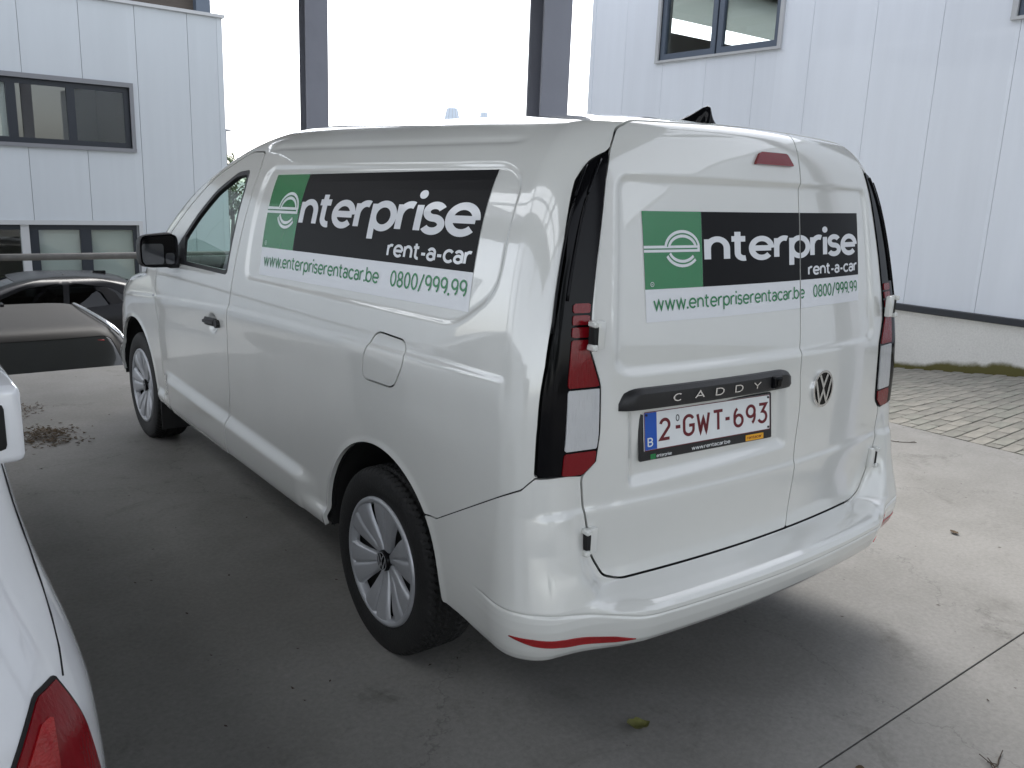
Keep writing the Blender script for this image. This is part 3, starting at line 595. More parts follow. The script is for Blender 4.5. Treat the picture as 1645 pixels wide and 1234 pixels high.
# tail lamps
U_l = useg([(.6, 1, 40), (1, 2, 60), (2, 2.05, 10)]); T_l = tsamp(.82, 1.70, .005)
def lpart(lo, hi, ia, ib):
    """a lens field on the lamp: z range and horizontal inset from inner edge"""
    def f(P, U):
        ax = np.abs(P[..., 0]); z = P[..., 2]; xin = np.interp(z, [.838, .874, .95, 1.08, 1.18, 1.28, 1.382, 1.602, 1.69], [.738, .692, .684, .684, .716, .703, .684, .634, .604])
        return np.maximum.reduce([lampf(P)+.004, lo-z, z-hi, xin+ia-ax, ax-np.interp(z, [.84, .96, 1.10, 1.20, 1.30], [.80, .792, .786, .772, .760])-ib])
    return f
for sgn in (1, -1):
    Us = U_l if sgn > 0 else -U_l[::-1]
    lp = inV(panel('tail_lamp', van_sh, Us, T_l, lambda P, U: lampf(P)+.002, M['black'], off=.004, flange=.03)); lp['label'] = 'tall tail lamp with black housing'
    for lo, hi, m_, nm in ((.845, .906, M['redlens'], 'red_lens'), (.912, 1.072, M['clearlens'], 'clear_lens'), (1.078, 1.200, M['redlens'], 'red_lens'), (1.206, 1.232, M['redlens'], 'red_lens'), (1.238, 1.262, M['redlens'], 'red_lens'), (1.268, 1.292, M['redlens'], 'red_lens')):
        panel(nm, van_sh, Us, T_l, lpart(lo, hi, .008, 0), m_, lp, off=.0075, flange=.005)
for lp in [o for o in VAN.children if o.name.startswith('tail_lamp')]:
    sgn = 1 if 'tail_lamp' == lp.name else -1
    for u_, z0, z1 in ((1.02, 1.30, 1.655), (1.22, 1.22, 1.64)):
        pts = [van_sh.base(np.array([[u_*sgn]]), np.array([[van_sh.tz(z)]]))[0, 0]+np.array([0, -.006, 0]) for z in np.linspace(z0, z1, 22)]
        MB().tube(pts, .004, 6).build('lamp_rib', M['black'], lp, True)
# rear bumper
def bump_off(P, U):
    x, y, z = P[..., 0], P[..., 1], P[..., 2]; ax = np.abs(x); a = np.abs(U)
    cen = np.interp(z, [.27, .34, .352, .366, .385, .42, .455, .472, .484, .492, .500, .506, .5105, .53], [.02, .055, .078, .096, .110, .122, .130, .130, .122, .105, .065, .020, .0, 0])
    cor = np.interp(z, [.27, .335, .35, .365, .385, .42, .445, .47, .50, .56, .64, .74, .845], [.005, .03, .045, .056, .064, .074, .080, .081, .077, .060, .037, .014, .002])
    w = sm(.54, .76, ax); dd = np.clip(rdoorf(P, U), 0, 1); o = cen*(1-w)+cor*w*sm(.0, .075, dd)
    o = o*pchip([-9, 0, .075, .149, .30, .45, 9], [1, 1, .76, .38, .14, .03, .03], np.where(a < 2, (a-1)*.149, .149+(a-2)*3.05))
    line = np.interp(ax, [0, .6, .85], [.452, .456, .492]); o = o-.004*np.exp(-((z-line)/.0035)**2)*(1-sm(.26, .40, y))
    return o
U_b = useg([(-2.2, -2, 40), (-2, -1, 50), (-1, 1, 130), (1, 2, 50), (2, 2.2, 60)])
T_b = np.concatenate([np.linspace(van_sh.tz(.27), van_sh.tz(.45), 60), np.linspace(van_sh.tz(.45), van_sh.tz(.52), 50)[1:], np.linspace(van_sh.tz(.52), van_sh.tz(.86), 60)[1:]])
bmp = inV(panel('rear_bumper', van_sh, U_b, T_b, lambda P, U: np.maximum.reduce([bumperf(P, U)+.002, -archf(P), .360-.014*sm(.56, .63, np.abs(P[..., 0]))*(1-sm(.3, .5, P[..., 1]))-P[..., 2]]), M['white'], extra=bump_off, flange=.02))
def reflf(P, U):
    ax = np.abs(P[..., 0]); th = np.abs(U)
    s = np.where(th > 1, .815+(th-1)*.15, ax)            # unrolled distance from the van's centre line
    mid = np.interp(s, [.50, .60, .70, .80, .90, 1.0], [.384, .388, .394, .404, .424, .452]); hw = np.interp(s, [.59, .65, .78, .86, .905], [.0, .009, .013, .010, .0])
    return np.maximum.reduce([np.abs(P[..., 2]-mid)-hw, .59-s, s-.905])
T_rf = tsamp(.35, .49, .003)
for sgn in (1, -1):
    Us = useg([(.5, 1, 60), (1, 2.0, 60)]); Us = Us if sgn > 0 else -Us[::-1]
    panel('reflector', van_sh, Us, T_rf, reflf, M['redbright'], bmp, extra=bump_off, off=.003, flange=.006)
rbox('tow_cover', (.60, .082, .405), (.66, .090, .450), M['white'], bmp, .004, 1, Matrix.Identity(4))
# wheel houses
for nm, (a, b, r) in (('wheel_house', ARCH[0]), ('wheel_house', ARCH[1])):
    for s in (-1, 1):
        V, F = [], []
        for i in range(25):
            th = math.radians(-4+188*i/24)
            for xx in (.893, .56): V.append((s*xx, a+(r+.004)*math.cos(th), b+(r+.004)*math.sin(th)))
        F = [(2*i, 2*i+1, 2*i+3, 2*i+2) for i in range(24)]; V.append((s*.56, a, b)); F += [(2*i+1, 50, 2*i+3) for i in range(24)]
        inV(obj(nm, V, F, M['gap'], None, True))
# third brake light
P_bl = fillet([(-.085, 1.668), (-.055, 1.703), (.075, 1.703), (.105, 1.668)], .008)
panel('brake_light', van_sh, useg([(-.3, .3, 120)]), tsamp(1.64, 1.73, .003), lambda P, U: sdpoly(P_bl, P[..., 0], P[..., 2]), M['redplain'], rdl, off=.010, flange=.012)
# door hinges
for s in (-1, 1):
    for z, x0 in ((1.215, .712), (.655, .705)):
        for par, dd in ((rdl if s < 0 else rdr, 0),):
            yq = .178 if z < 1 else .19
            h = rbox('hinge', (s*(x0-.020), yq-.026, z-.038), (s*(x0+.010), yq-.006, z+.038), M['white'], par, .006, 2)
            rbox('hinge_pin', (s*(x0+.004), yq-.026, z-.026), (s*(x0+.022), yq-.002, z+.026), M['gap'], par, .003, 1)
            rbox('hinge_leaf', (s*(x0+.010), yq-.034, z+.022), (s*(x0+.028), yq-.004, z+.039), M['white'], par, .004, 1); rbox('hinge_leaf', (s*(x0+.010), yq-.034, z-.039), (s*(x0+.028), yq-.004, z-.022), M['white'], par, .004, 1)
# surface point on the rear face / left side for things stuck on it
_U = useg([(-2, -1, 60), (-1, 1, 400), (1, 2, 60)]); _T = np.linspace(van_sh.tz(.5), van_sh.tz(1.75), 500)
_P, _Q, _N, _ = van_sh.grid(_U, _T)
_U2 = useg([(2.0, 3.0, 900)]); _P2, _Q2, _N2, _ = van_sh.grid(_U2, _T)
def on_rear(x, z):
    j = np.clip(np.searchsorted(_P[0, :, 2], z), 1, len(_T)-1); t = (z-_P[0, j-1, 2])/(_P[0, j, 2]-_P[0, j-1, 2])
    col = _Q[:, j-1]*(1-t)+_Q[:, j]*t; n = _N[:, j]; xx = col[:, 0]; o = np.argsort(xx); k = [np.interp(x, xx[o], col[o, c]) for c in range(3)]; nn = np.array([np.interp(x, xx[o], n[o, c]) for c in range(3)])
    return np.array(k), nn/np.linalg.norm(nn)
def on_side(y, z):
    j = np.clip(np.searchsorted(_P2[0, :, 2], z), 1, len(_T)-1); t = (z-_P2[0, j-1, 2])/(_P2[0, j, 2]-_P2[0, j-1, 2])
    col = _Q2[:, j-1]*(1-t)+_Q2[:, j]*t; n = _N2[:, j]; yy = col[:, 1]; k = [np.interp(y, yy, col[:, c]) for c in range(3)]; nn = np.array([np.interp(y, yy, n[:, c]) for c in range(3)])
    return np.array(k), nn/np.linalg.norm(nn)
# black handle strip above the plate
V, F = [], []; n = 40
xsb = np.linspace(-.625, .085, n+1)
for i, x in enumerate(xsb):
    e = min(i, n-i)/4; e = min(1, e); zt = 1.030+.030*math.sqrt(1-(1-e)**2) if e < 1 else 1.060; zt = zt; base = on_rear(x, 1.085)[0][1]
    out = .022*(.35+.65*math.sqrt(max(0, 1-(1-e)**2))); 
    for z, o in ((1.005, -.01), (1.004, out), (1.012, out+.004), (zt-.012, out+.002), (zt, out-.010), (zt+.002, -.012)): V.append((x, base-o-.0, z))
for i in range(n):
    for j in range(5): a = i*6+j; F.append((a, a+6, a+7, a+1))
F += [tuple(range(6)), tuple(n*6+j for j in range(5, -1, -1))]
bar = sharp(obj('handle_strip', V, F, M['plastic'], rdl), 40)
rbox('reversing_camera', (-.040, .097, 1.012), (.000, .14, 1.050), M['black'], rdl, .006, 2)
MB().tube([(-.020, .098, 1.030), (-.020, .094, 1.030)], .010, 16).build('camera_lens', M['black'], rdl)
# roof antenna (shark fin)
V, F = [], []; st = [(0, .020, .002), (.02, .030, .010), (.06, .034, .022), (.10, .032, .036), (.132, .026, .050), (.150, .016, .054), (.162, .012, .048), (.168, .022, .018), (.172, .024, .002)]
sec = 10
for yy, w, h in st:
    for k in range(sec+1):
        a = math.pi*k/sec; c = math.cos(a); V.append((math.copysign(abs(c)**.8, c)*w*(.35+.65*(1-math.sin(a)*.9)), (.633-yy), 1.798+h*math.sin(a)**.8))
F = [(i*(sec+1)+k, i*(sec+1)+k+1, (i+1)*(sec+1)+k+1, (i+1)*(sec+1)+k) for i in range(len(st)-1) for k in range(sec)]
an = inV(obj('roof_antenna', V, F, M['black'], None, True))

# ---------------------------------------------------------------- lettering: strokes with a width, laid onto a surface
def arc(cx, cy, rx, ry, a0, a1, n=None):
    n = n or max(4, int(abs(a1-a0)/9)); return [(cx+rx*math.cos(math.radians(a0+(a1-a0)*i/n)), cy+ry*math.sin(math.radians(a0+(a1-a0)*i/n))) for i in range(n+1)]
G = {  # glyph: (advance, strokes) with centre lines on a 1 unit x-height
 'e': (1.0, [[(.02, .5), (.98, .5)], arc(.5, .5, .5, .5, 0, 318)]), 'n': (.84, [[(0, 0), (0, 1)], arc(.42, .54, .42, .46, 180, 0)+[(.84, 0)]]),
 't': (.62, [[(.22, 1.36), (.22, .3)]+arc(.52, .28, .30, .28, 180, 285), [(-.06, 1), (.58, 1)]]), 'r': (.56, [[(0, 0), (0, 1)], arc(.42, .52, .42, .48, 180, 68)]),
 'p': (.97, [[(0, 1), (0, -.48)], arc(.48, .5, .48, .5, 0, 360)]), 'i': (.0, [[(0, 0), (0, 1)], 'dot0,1.42']), 's': (.70, [arc(.36, .755, .32, .245, 25, 270)+arc(.35, .255, .35, .255, 90, -155)[1:]]),
 'a': (.80, [arc(.40, .66, .38, .34, 155, 0)+[(.78, 0)], arc(.38, .29, .38, .29, 50, 360)[::-1]+[(.76, .32)]]), 'c': (.86, [arc(.5, .5, .5, .5, 42, 318)]), 'b': (.97, [[(0, 1.46), (0, 0)], arc(.48, .5, .48, .5, 0, 360)]),
 'w': (1.34, [[(0, 1), (.33, 0), (.67, 1), (1.01, 0), (1.34, 1)]]), '.': (.0, ['dot0,0.02']), '-': (.46, [[(0, .45), (.46, .45)]]), '/': (.62, [[(0, -.16), (.62, 1.5)]]), ' ': (.45, []),
 '0': (.80, [arc(.4, .7, .4, .7, 0, 360)]), '8': (.80, [arc(.4, 1.04, .33, .36, 0, 360), arc(.4, .34, .40, .34, 0, 360)]), '9': (.80, [arc(.4, .98, .4, .42, 0, 360), [(.80, .98)]+arc(.30, .62, .50, .62, 20, -62)]),
 '6': (.80, [arc(.4, .42, .4, .42, 0, 360), [(0, .42)]+arc(.50, .78, .50, .62, 180, 115)]), '2': (.78, [arc(.38, 1.0, .38, .40, 165, -25)+[(0, 0), (.78, 0)]]), '3': (.78, [[(.02, 1.4), (.74, 1.4), (.34, .84)]+arc(.34, .42, .42, .42, 90, -155)]),
 'G': (.86, [arc(.43, .98, .43, .42, 25, 180)+arc(.43, .42, .43, .42, 180, 360)+[(.86, .68), (.46, .68)]]), 'W': (1.06, [[(0, 1.4), (.26, 0), (.53, 1.1), (.80, 0), (1.06, 1.4)]]), 'T': (.86, [[(0, 1.4), (.86, 1.4)], [(.43, 1.4), (.43, 0)]]),
 'B': (.80, [[(0, 0), (0, 1.4), (.42, 1.4)]+arc(.42, 1.06, .34, .34, 90, -90)+[(0, .72)], [(.42, .72)]+arc(.42, .36, .38, .36, 90, -90)+[(0, 0)]]), 'C': (1.1, [arc(.6, .7, .6, .7, 48, 180)+arc(.6, .7, .6, .7, 180, 312)]),
 'A': (1.3, [[(0, 0), (.65, 1.4), (1.3, 0)], [(.26, .42), (1.04, .42)]]), 'D': (1.2, [[(0, 0), (0, 1.4), (.55, 1.4)]+arc(.55, .7, .65, .7, 90, -90)+[(0, 0)]]), 'Y': (1.2, [[(0, 1.4), (.6, .65), (1.2, 1.4)], [(.6, .65), (.6, 0)]]), 'V': (1.0, [[(0, 1.4), (.5, 0), (1.0, 1.4)]]),
 'R': (.8, [[(0, 0), (0, 1.4), (.42, 1.4)]+arc(.42, 1.03, .36, .37, 90, -90)+[(0, .66)], [(.36, .66), (.8, 0)]])}
STEP = .1
def ribbon(pts, w):
    """2D ribbon of width w along a polyline -> (V,F)"""
    p = [np.array(q, float) for q in pts]; q = [p[0]]
    for a in p[1:]:
        if np.linalg.norm(a-q[-1]) > 1e-6: q.append(a)
    q2 = [q[0]]
    for a in q[1:]:
        k = max(1, int(np.linalg.norm(a-q2[-1])/STEP)); b = q2[-1]; q2 += [b+(a-b)*(i+1)/k for i in range(k)]
    p = q2; closed = np.linalg.norm(p[0]-p[-1]) < 1e-4 and len(p) > 4
    if closed: p = p[:-1]
    n = len(p); L, Rr = [], []
    for i in range(n):
        a = p[i]-p[i-1] if (i > 0 or closed) else p[1]-p[0]; b = p[(i+1) % n]-p[i] if (i < n-1 or closed) else p[i]-p[i-1]
        a = a/np.linalg.norm(a); b = b/np.linalg.norm(b); t = a+b; lt = np.linalg.norm(t); t = t/lt if lt > 1e-6 else a
        k = min(2.2, 1/max(.2, abs(t@a))); nrm = np.array([-t[1], t[0]])*w/2*k; L.append(p[i]+nrm); Rr.append(p[i]-nrm)
    V = []
    for a, b in zip(L, Rr): V += [a, b]
    m = n if closed else n-1
    return V, [(2*i, 2*i+1, 2*((i+1) % n)+1, 2*((i+1) % n)) for i in range(m)]
def text_mesh(txt, x, y, h, w, gap, squeeze=1.0, spacing=None, fit=None):
    """2D letters: baseline start (x,y), x-height h, stroke w (in x-heights); returns list of (V,F,layer) and the end x"""
    if fit:                                       # stretch letters so that the line is exactly `fit` wide
        tot = sum(G[c][0]+gap for c in txt)-gap+w; squeeze = fit/(tot*h)
    out = []; cx = x+w*h*squeeze/2; k = 0
    for c in txt:
        adv, st = G[c]
        for s in st:
            if isinstance(s, str):
                dx, dy = [float(v) for v in s[3:].split(',')]; r = w*.62; V = [(dx+r*math.cos(2*math.pi*i/18), dy+r*math.sin(2*math.pi*i/18)) for i in range(18)]; F = [tuple(range(18))]
            else:
                V, F = ribbon(s, w)
            out.append(([(cx+v[0]*h*squeeze, y+w*h/2+v[1]*h*(1-w)) for v in V], F, k)); k = (k+1) % 4
        cx += (adv+gap)*h*squeeze
    return out
def lay(pieces, fn, off, name, m, parent):
    """fn(s,t)->point,normal; each stroke sits a hair above the one before so that no two faces coincide"""
    mb = MB()
    for V, F, k in pieces:
        vv = []
        for s, t in V: p, n = fn(s, t); vv.append(p+n*(off+k*.00008))
        mb.add(vv, F)
    o = mb.build(name, m, parent)
    return o
def rect_piece(s0, s1, t0, t1, nx, ny=6):
    V = [(s0+(s1-s0)*i/nx, t0+(t1-t0)*j/ny) for i in range(nx+1) for j in range(ny+1)]
    F = [(i*(ny+1)+j, (i+1)*(ny+1)+j, (i+1)*(ny+1)+j+1, i*(ny+1)+j+1) for i in range(nx) for j in range(ny)]
    return [(V, F, 0)]
def rental_decal(fn, wid, hb, hw, par, tag_):
    """s runs 0..wid left to right, t runs 0 (foot) .. hb+hw (top); black band of height hb over a white strip hw"""
    g = .203*wid; top = hb+hw
    lay(rect_piece(0, wid, 0, top, 60, 14), fn, .0012, 'decal_sheet', M['dwhite'], par)
    lay(rect_piece(0, g, hw, top, 20, 10), fn, .0017, 'decal_green_field', M['dgreen'], par)
    lay(rect_piece(g+.0005, wid, hw, top, 50, 10), fn, .0017, 'decal_black_field', M['dblack'], par)
    bl = hw+hb*.312; xh = hb*.375
    lay(text_mesh('nterprise', g+.007*wid, bl, xh, .285, .27, fit=wid*.782), fn, .0023, 'company_name', M['dwhite'], par)
    global STEP; STEP = .012
    # the big striped e with its twin bars running to the edge of the sheet
    R = hb*.195; ex = wid*.0535/R; cx, cy = g-.0085*wid-R*ex-R*.25, hw+hb*.515; big = []
    big += [(*ribbon(arc(cx, cy, R*ex, R, 4, 180), R*.50), 0), (*ribbon(arc(cx, cy, R*ex, R, 203, 322), R*.50), 1), (*ribbon([(0, cy), (cx+R*(ex+.22), cy)], R*.44), 2)]
    lay(big, fn, .0023, 'striped_letter', M['dwhite'], par)
    lay([(*ribbon(arc(cx, cy, R*ex, R, 12, 172), R*.10), 0), (*ribbon(arc(cx, cy, R*ex, R, 203, 322), R*.10), 1), (*ribbon([(0, cy), (cx+R*(ex-.02), cy)], R*.09), 2)], fn, .0029, 'letter_stripe', M['dgreen'], par); STEP = .1
    lay(text_mesh('rent-a-car', wid*.678, hw+hb*.055, hb*.152, .27, .30, fit=wid*.312), fn, .0023, 'company_subtitle', M['dwhite'], par)
    lay(text_mesh('www.enterpriserentacar.be', wid*.025, hw*.33, hw*.36, .22, .32, fit=wid*.635), fn, .0023, 'web_address', M['dgreen'], par)
    lay(text_mesh('0800/999.99', wid*.708, hw*.32, hw*.37, .22, .36, fit=wid*.280), fn, .0023, 'phone_number', M['dgreen'], par)
    r = hb*.028; q = (wid*.018, hw+hb*.035)
    lay([(*ribbon(arc(q[0]+r, q[1]+r, r, r, 0, 360), r*.25), 0)]+text_mesh('R', q[0]+r*.62, q[1]+r*.52, r*.62, .25, 0), fn, .0023, 'registered_mark', M['dwhite'], par)
# side decal: corners measured on the van's flank (y,z); it follows the pressed panel
def side_fn(s, t, W=1.50, H=.40):
    a, b = s/W, t/H; bl = np.array([2.022, 1.190]); br = np.array([.520, 1.238]); tl = np.array([2.085, 1.594]); tr = np.array([.570, 1.626])
    p = (bl*(1-a)+br*a)*(1-b)+(tl*(1-a)+tr*a)*b; return on_side(p[0], p[1])
rental_decal(side_fn, 1.50, .290, .110, body, 'side')
# rear decal: one print cut along the gap of the doors
def rear_fn(s, t, W=1.045, H=.296):
    a, b = s/W, t/H; bl = np.array([-.520, 1.234]); br = np.array([.527, 1.245]); tl = np.array([-.519, 1.529]); tr = np.array([.530, 1.537])
    p = (bl*(1-a)+br*a)*(1-b)+(tl*(1-a)+tr*a)*b; return on_rear(p[0], p[1])
n0 = set(bpy.data.objects)
rental_decal(rear_fn, 1.045, .208, .088, rdl, 'rear')
for o in [o for o in bpy.data.objects if o not in n0]:                # cut along the door gap, right hand piece goes with the right door
    def half(keep_left):
        bm = bmesh.new(); bm.from_mesh(o.data)
        bmesh.ops.bisect_plane(bm, geom=bm.verts[:]+bm.edges[:]+bm.faces[:], plane_co=(XS+(-.003 if keep_left else .003), 0, 0), plane_no=(1, 0, 0), clear_outer=keep_left, clear_inner=not keep_left); return bm
    b2 = half(False)
    if len(b2.faces): bm_obj(o.name.split('.')[0], b2, o.data.materials[0], rdr)
    else: b2.free()
    b1 = half(True)
    if len(b1.faces): b1.to_mesh(o.data); b1.free()
    else: b1.free(); bpy.data.objects.remove(o)

# ---------------------------------------------------------------- number plate
PX, PZ, PY = -.262, .930, .152; PYAW = math.radians(4.2); PT = math.radians(8)
PM = Matrix.Translation((PX, PY, PZ)) @ Matrix.Rotation(-PYAW, 4, 'Z') @ Matrix.Rotation(-PT, 4, 'X')      # local x right, z up, -y outwards
def pfn(y): 
    def f(s, t): return np.array(PM @ Vector((s, -y, t))), np.array((PM.to_3x3() @ Vector((0, -1, 0))))
    return f
plate = rbox('number_plate', (-.273, .000, -.0835), (.273, .010, .0600), M['plastic'], rdl, .005, 2, PM)
sheet = rbox('plate_sheet', (-.260, -.0035, -.0550), (.260, -.0005, .0550), M['pwhite'], rdl, .0015, 1, PM)
lay(rect_piece(-.256, -.212, -.052, .052, 1, 1), pfn(.0040), 0, 'plate_blue_band', M['pblue'], rdl)
lay(text_mesh('B', -.2475, -.044, .020, .22, 0), pfn(.0044), 0, 'plate_country_letter', M['pwhite'], rdl)
STEP = .2
ed = []
for a, b in (((-.258, .0535), (.258, .0535)), ((.258, .0535), (.258, -.0535)), ((.258, -.0535), (-.258, -.0535)), ((-.258, -.0535), (-.258, .0535))): ed.append((*ribbon([a, b], .0022), len(ed)))
lay(ed, pfn(.0042), 0, 'plate_rim', M['pred'], rdl)
pc = []
for c, x in (('2', -.203), ('G', -.112), ('W', -.058), ('T', .008), ('6', .096), ('9', .150), ('3', .204)): pc += text_mesh(c, x, -.034, .0515, .235, 0, squeeze=.84)
for x in (-.140, .062): pc.append((*ribbon([(x, .0), (x+.018, .0)], .010), 0))
lay(pc, pfn(.0042), 0, 'plate_number', M['pred'], rdl)
lay([(*ribbon(arc(-.132, .026, .0055, .0085, 0, 360), .003), 0)], pfn(.0042), 0, 'plate_seal', M['plastic'], rdl)
lay(text_mesh('www.rentacar.be', -.075, -.076, .0092, .22, .28, fit=.16), pfn(.0010), 0, 'frame_web_address', M['pwhite'], rdl)
lay(rect_piece(.152, .232, -.080, -.0615, 1, 1), pfn(.0010), 0, 'frame_sticker', M['pyellow'], rdl)
lay(text_mesh('rentacar', .158, -.075, .0075, .22, .28, fit=.066), pfn(.0014), 0, 'frame_sticker_print', M['pred'], rdl)
lay(rect_piece(-.235, -.215, -.0805, -.066, 1, 1), pfn(.0010), 0, 'frame_logo', M['dgreen'], rdl); lay(text_mesh('enterprise', -.212, -.0775, .0075, .22, .24, fit=.058), pfn(.0010), 0, 'frame_logo_print', M['pwhite'], rdl)
for x, z in ((-.250, .046), (.250, .046), (.250, -.046)): MB().tube([Vector(PM @ Vector((x, -.0035, z))), Vector(PM @ Vector((x, -.0062, z)))], .0035, 10).build('plate_screw', M['plastic'], rdl)
# chrome letters on the handle strip
def bar_fn(s, t):
    p = on_rear(s, 1.085)[0]; return np.array([s, p[1]-.0262, t]), np.array([0, -1., 0])
for i, c in enumerate('CADDY'):
    pcs = text_mesh(c, -.455+i*.082, 1.0180, .0175, .22, 0, squeeze=1.45); q = lay(pcs, bar_fn, .0012, 'chrome_letter', M['chrome'], rdl)
# round emblem on the right door
EM = empty('emblem_tmp'); bpy.data.objects.remove(EM)
ep, en = on_rear(.275, .972); en = Vector(en); EMM = Matrix.Translation(Vector(ep)) @ en.to_track_quat('Z', 'Y').to_matrix().to_4x4()
tx = EMM.to_3x3() @ Vector((1, 0, 0)); 
ax_, ay_ = np.array(Vector((1, 0, 0))-en*en.x), np.array(Vector((0, 0, 1))-en*en.z); ax_ /= np.linalg.norm(ax_); ay_ /= np.linalg.norm(ay_)
def em_fn(s, t): return np.array(ep)+ax_*s+ay_*t, np.array(en)
disc = [([(.058*math.cos(2*math.pi*i/48), .058*math.sin(2*math.pi*i/48)) for i in range(48)], [tuple(range(48))], 0)]
embl = lay(disc, em_fn, .006, 'emblem', M['black'], rdr)
lay([(*ribbon(arc(0, 0, .0575, .0575, 0, 360, 48), .008), 0)], em_fn, .0078, 'emblem_ring', M['chrome'], rdr)
V_, F_ = [], []
for i in range(48):
    a = 2*math.pi*i/48; V_ += [tuple(em_fn(.0612*math.cos(a), .0612*math.sin(a))[0]), tuple(np.array(em_fn(.0608*math.cos(a), .0608*math.sin(a))[0])+np.array(en)*.0078)]
F_ = [(2*i, 2*((i+1) % 48), 2*((i+1) % 48)+1, 2*i+1) for i in range(48)]; obj('emblem_edge', V_, F_, M['chrome'], rdr, True)
lay([(*ribbon([(-.023, .046), (0, .006), (.023, .046)], .0105), 0), (*ribbon([(-.046, .028), (-.021, -.044), (0, -.004), (.021, -.044), (.046, .028)], .0105), 1)], em_fn, .0078, 'emblem_letters', M['chrome'], rdr)

# ---------------------------------------------------------------- wheels
def tread(a, r, th):
    if r < .318: return 0
    k = th/(2*math.pi)*76+(abs(a)*26)
    blk = 1 if (k % 1) < .30 else 0; rib = 1 if min(abs(abs(a)-.028), abs(abs(a)-.062)) < .0055 else 0
    return -.0075*max(blk*(1 if abs(a) > .012 else 0), rib)
tp = [(-.085, .215), (-.094, .225), (-.102, .25), (-.105, .275), (-.101, .30), (-.096, .311), (-.090, .3185), (-.082, .3225)]+[(a, .3260-.25*a*a) for a in np.linspace(-.076, .076, 29)]
tp += [(-a, r) for a, r in tp[7::-1]]
V, F = lathe(tp, 380, fn=tread)
tyre0 = obj('tyre', V, F, M['rubber'], None, False); tyre0.data.polygons.foreach_set('use_smooth', np.ones(len(tyre0.data.polygons), bool)); sharp(tyre0, 38)
# rim disc (dark, behind), cover with six split blades
def dish(r): return -.079-.020*sm(.03, .20, r)+.0  # outward is -x
def wheel_parts():
    parts = []
    V, F = lathe([(-.020, .215), (-.035, .207), (-.060, .200), (-.055, .05), (-.055, 0.001)], 64); parts.append(('wheel_disc', V, F, M['gap']))
    V, F = lathe([(-.086, .226), (-.099, .224), (-.1035, .217), (-.1020, .208), (-.092, .202), (-.070, .197)], 96); parts.append(('cover_rim', V, F, M['silver']))
    for k in range(6):
        th0 = math.radians(97+60*k); V, F = [], []; nr, na = 14, 24
        for i in range(nr+1):
            r = .030+.177*i/nr; hw = np.interp(r, [.03, .06, .12, .18, .207], [.52, .45, .415, .41, .415])
            for j in range(na+1):
                t = -1+2*j/na; a = th0+t*hw+.03*(r-.1)/.1; cr = .007*(1-abs(t)**4)-.010*math.exp(-(t/.09)**2)*sm(.05, .09, r)
                x = -(.070+.024*sm(.03, .19, r)+cr)+(.012 if j in (0, na) else 0); V.append((x, r*math.cos(a), r*math.sin(a)))
        F = [(i*(na+1)+j, i*(na+1)+j+1, (i+1)*(na+1)+j+1, (i+1)*(na+1)+j) for i in range(nr) for j in range(na)]
        parts.append(('cover_blade', V, F, M['silver']))
    V, F = lathe([(-.060, .037), (-.086, .036), (-.090, .033), (-.091, .001)], 40); parts.append(('centre_cap', V, F, M['black']))
    return parts
WP = wheel_parts()
w0 = None
for s in (-1, 1):
    for ya in (RAX, FAX):
        wt = bpy.data.objects.new('wheel', None); COL.objects.link(wt); wt.parent = VAN; wt.location = (s*.795, ya-2.4, WZ); wt.rotation_euler = (0.35 if ya > 2 else 0, 0, 0 if s < 0 else math.pi)
        if w0 is None:
            w0 = wt; tyre0.parent = wt
            for nm, V, F, m_ in WP: obj(nm, V, F, m_, wt, True)
            lay([(*ribbon(arc(0, 0, .0315, .0315, 0, 360, 32), .004), 0), (*ribbon([(-.012, .025), (0, .004), (.012, .025)], .005), 1), (*ribbon([(-.025, .016), (-.011, -.024), (0, -.003), (.011, -.024), (.025, .016)], .005), 2)], lambda a, b: (np.array([-.0918, -a, b]), np.array([-1., 0, 0])), .0003, 'cap_emblem', M['silver'], wt)
        else:
            for c in list(w0.children):
                q = c.copy(); COL.objects.link(q); q.parent = wt
# mud flap and sill ends
for s in (-1, 1): inV(rbox('mud_flap', (s*.90-.0, 3.545, .14), (s*.70, 3.555, .34), M['plastic'], None, .003, 1))

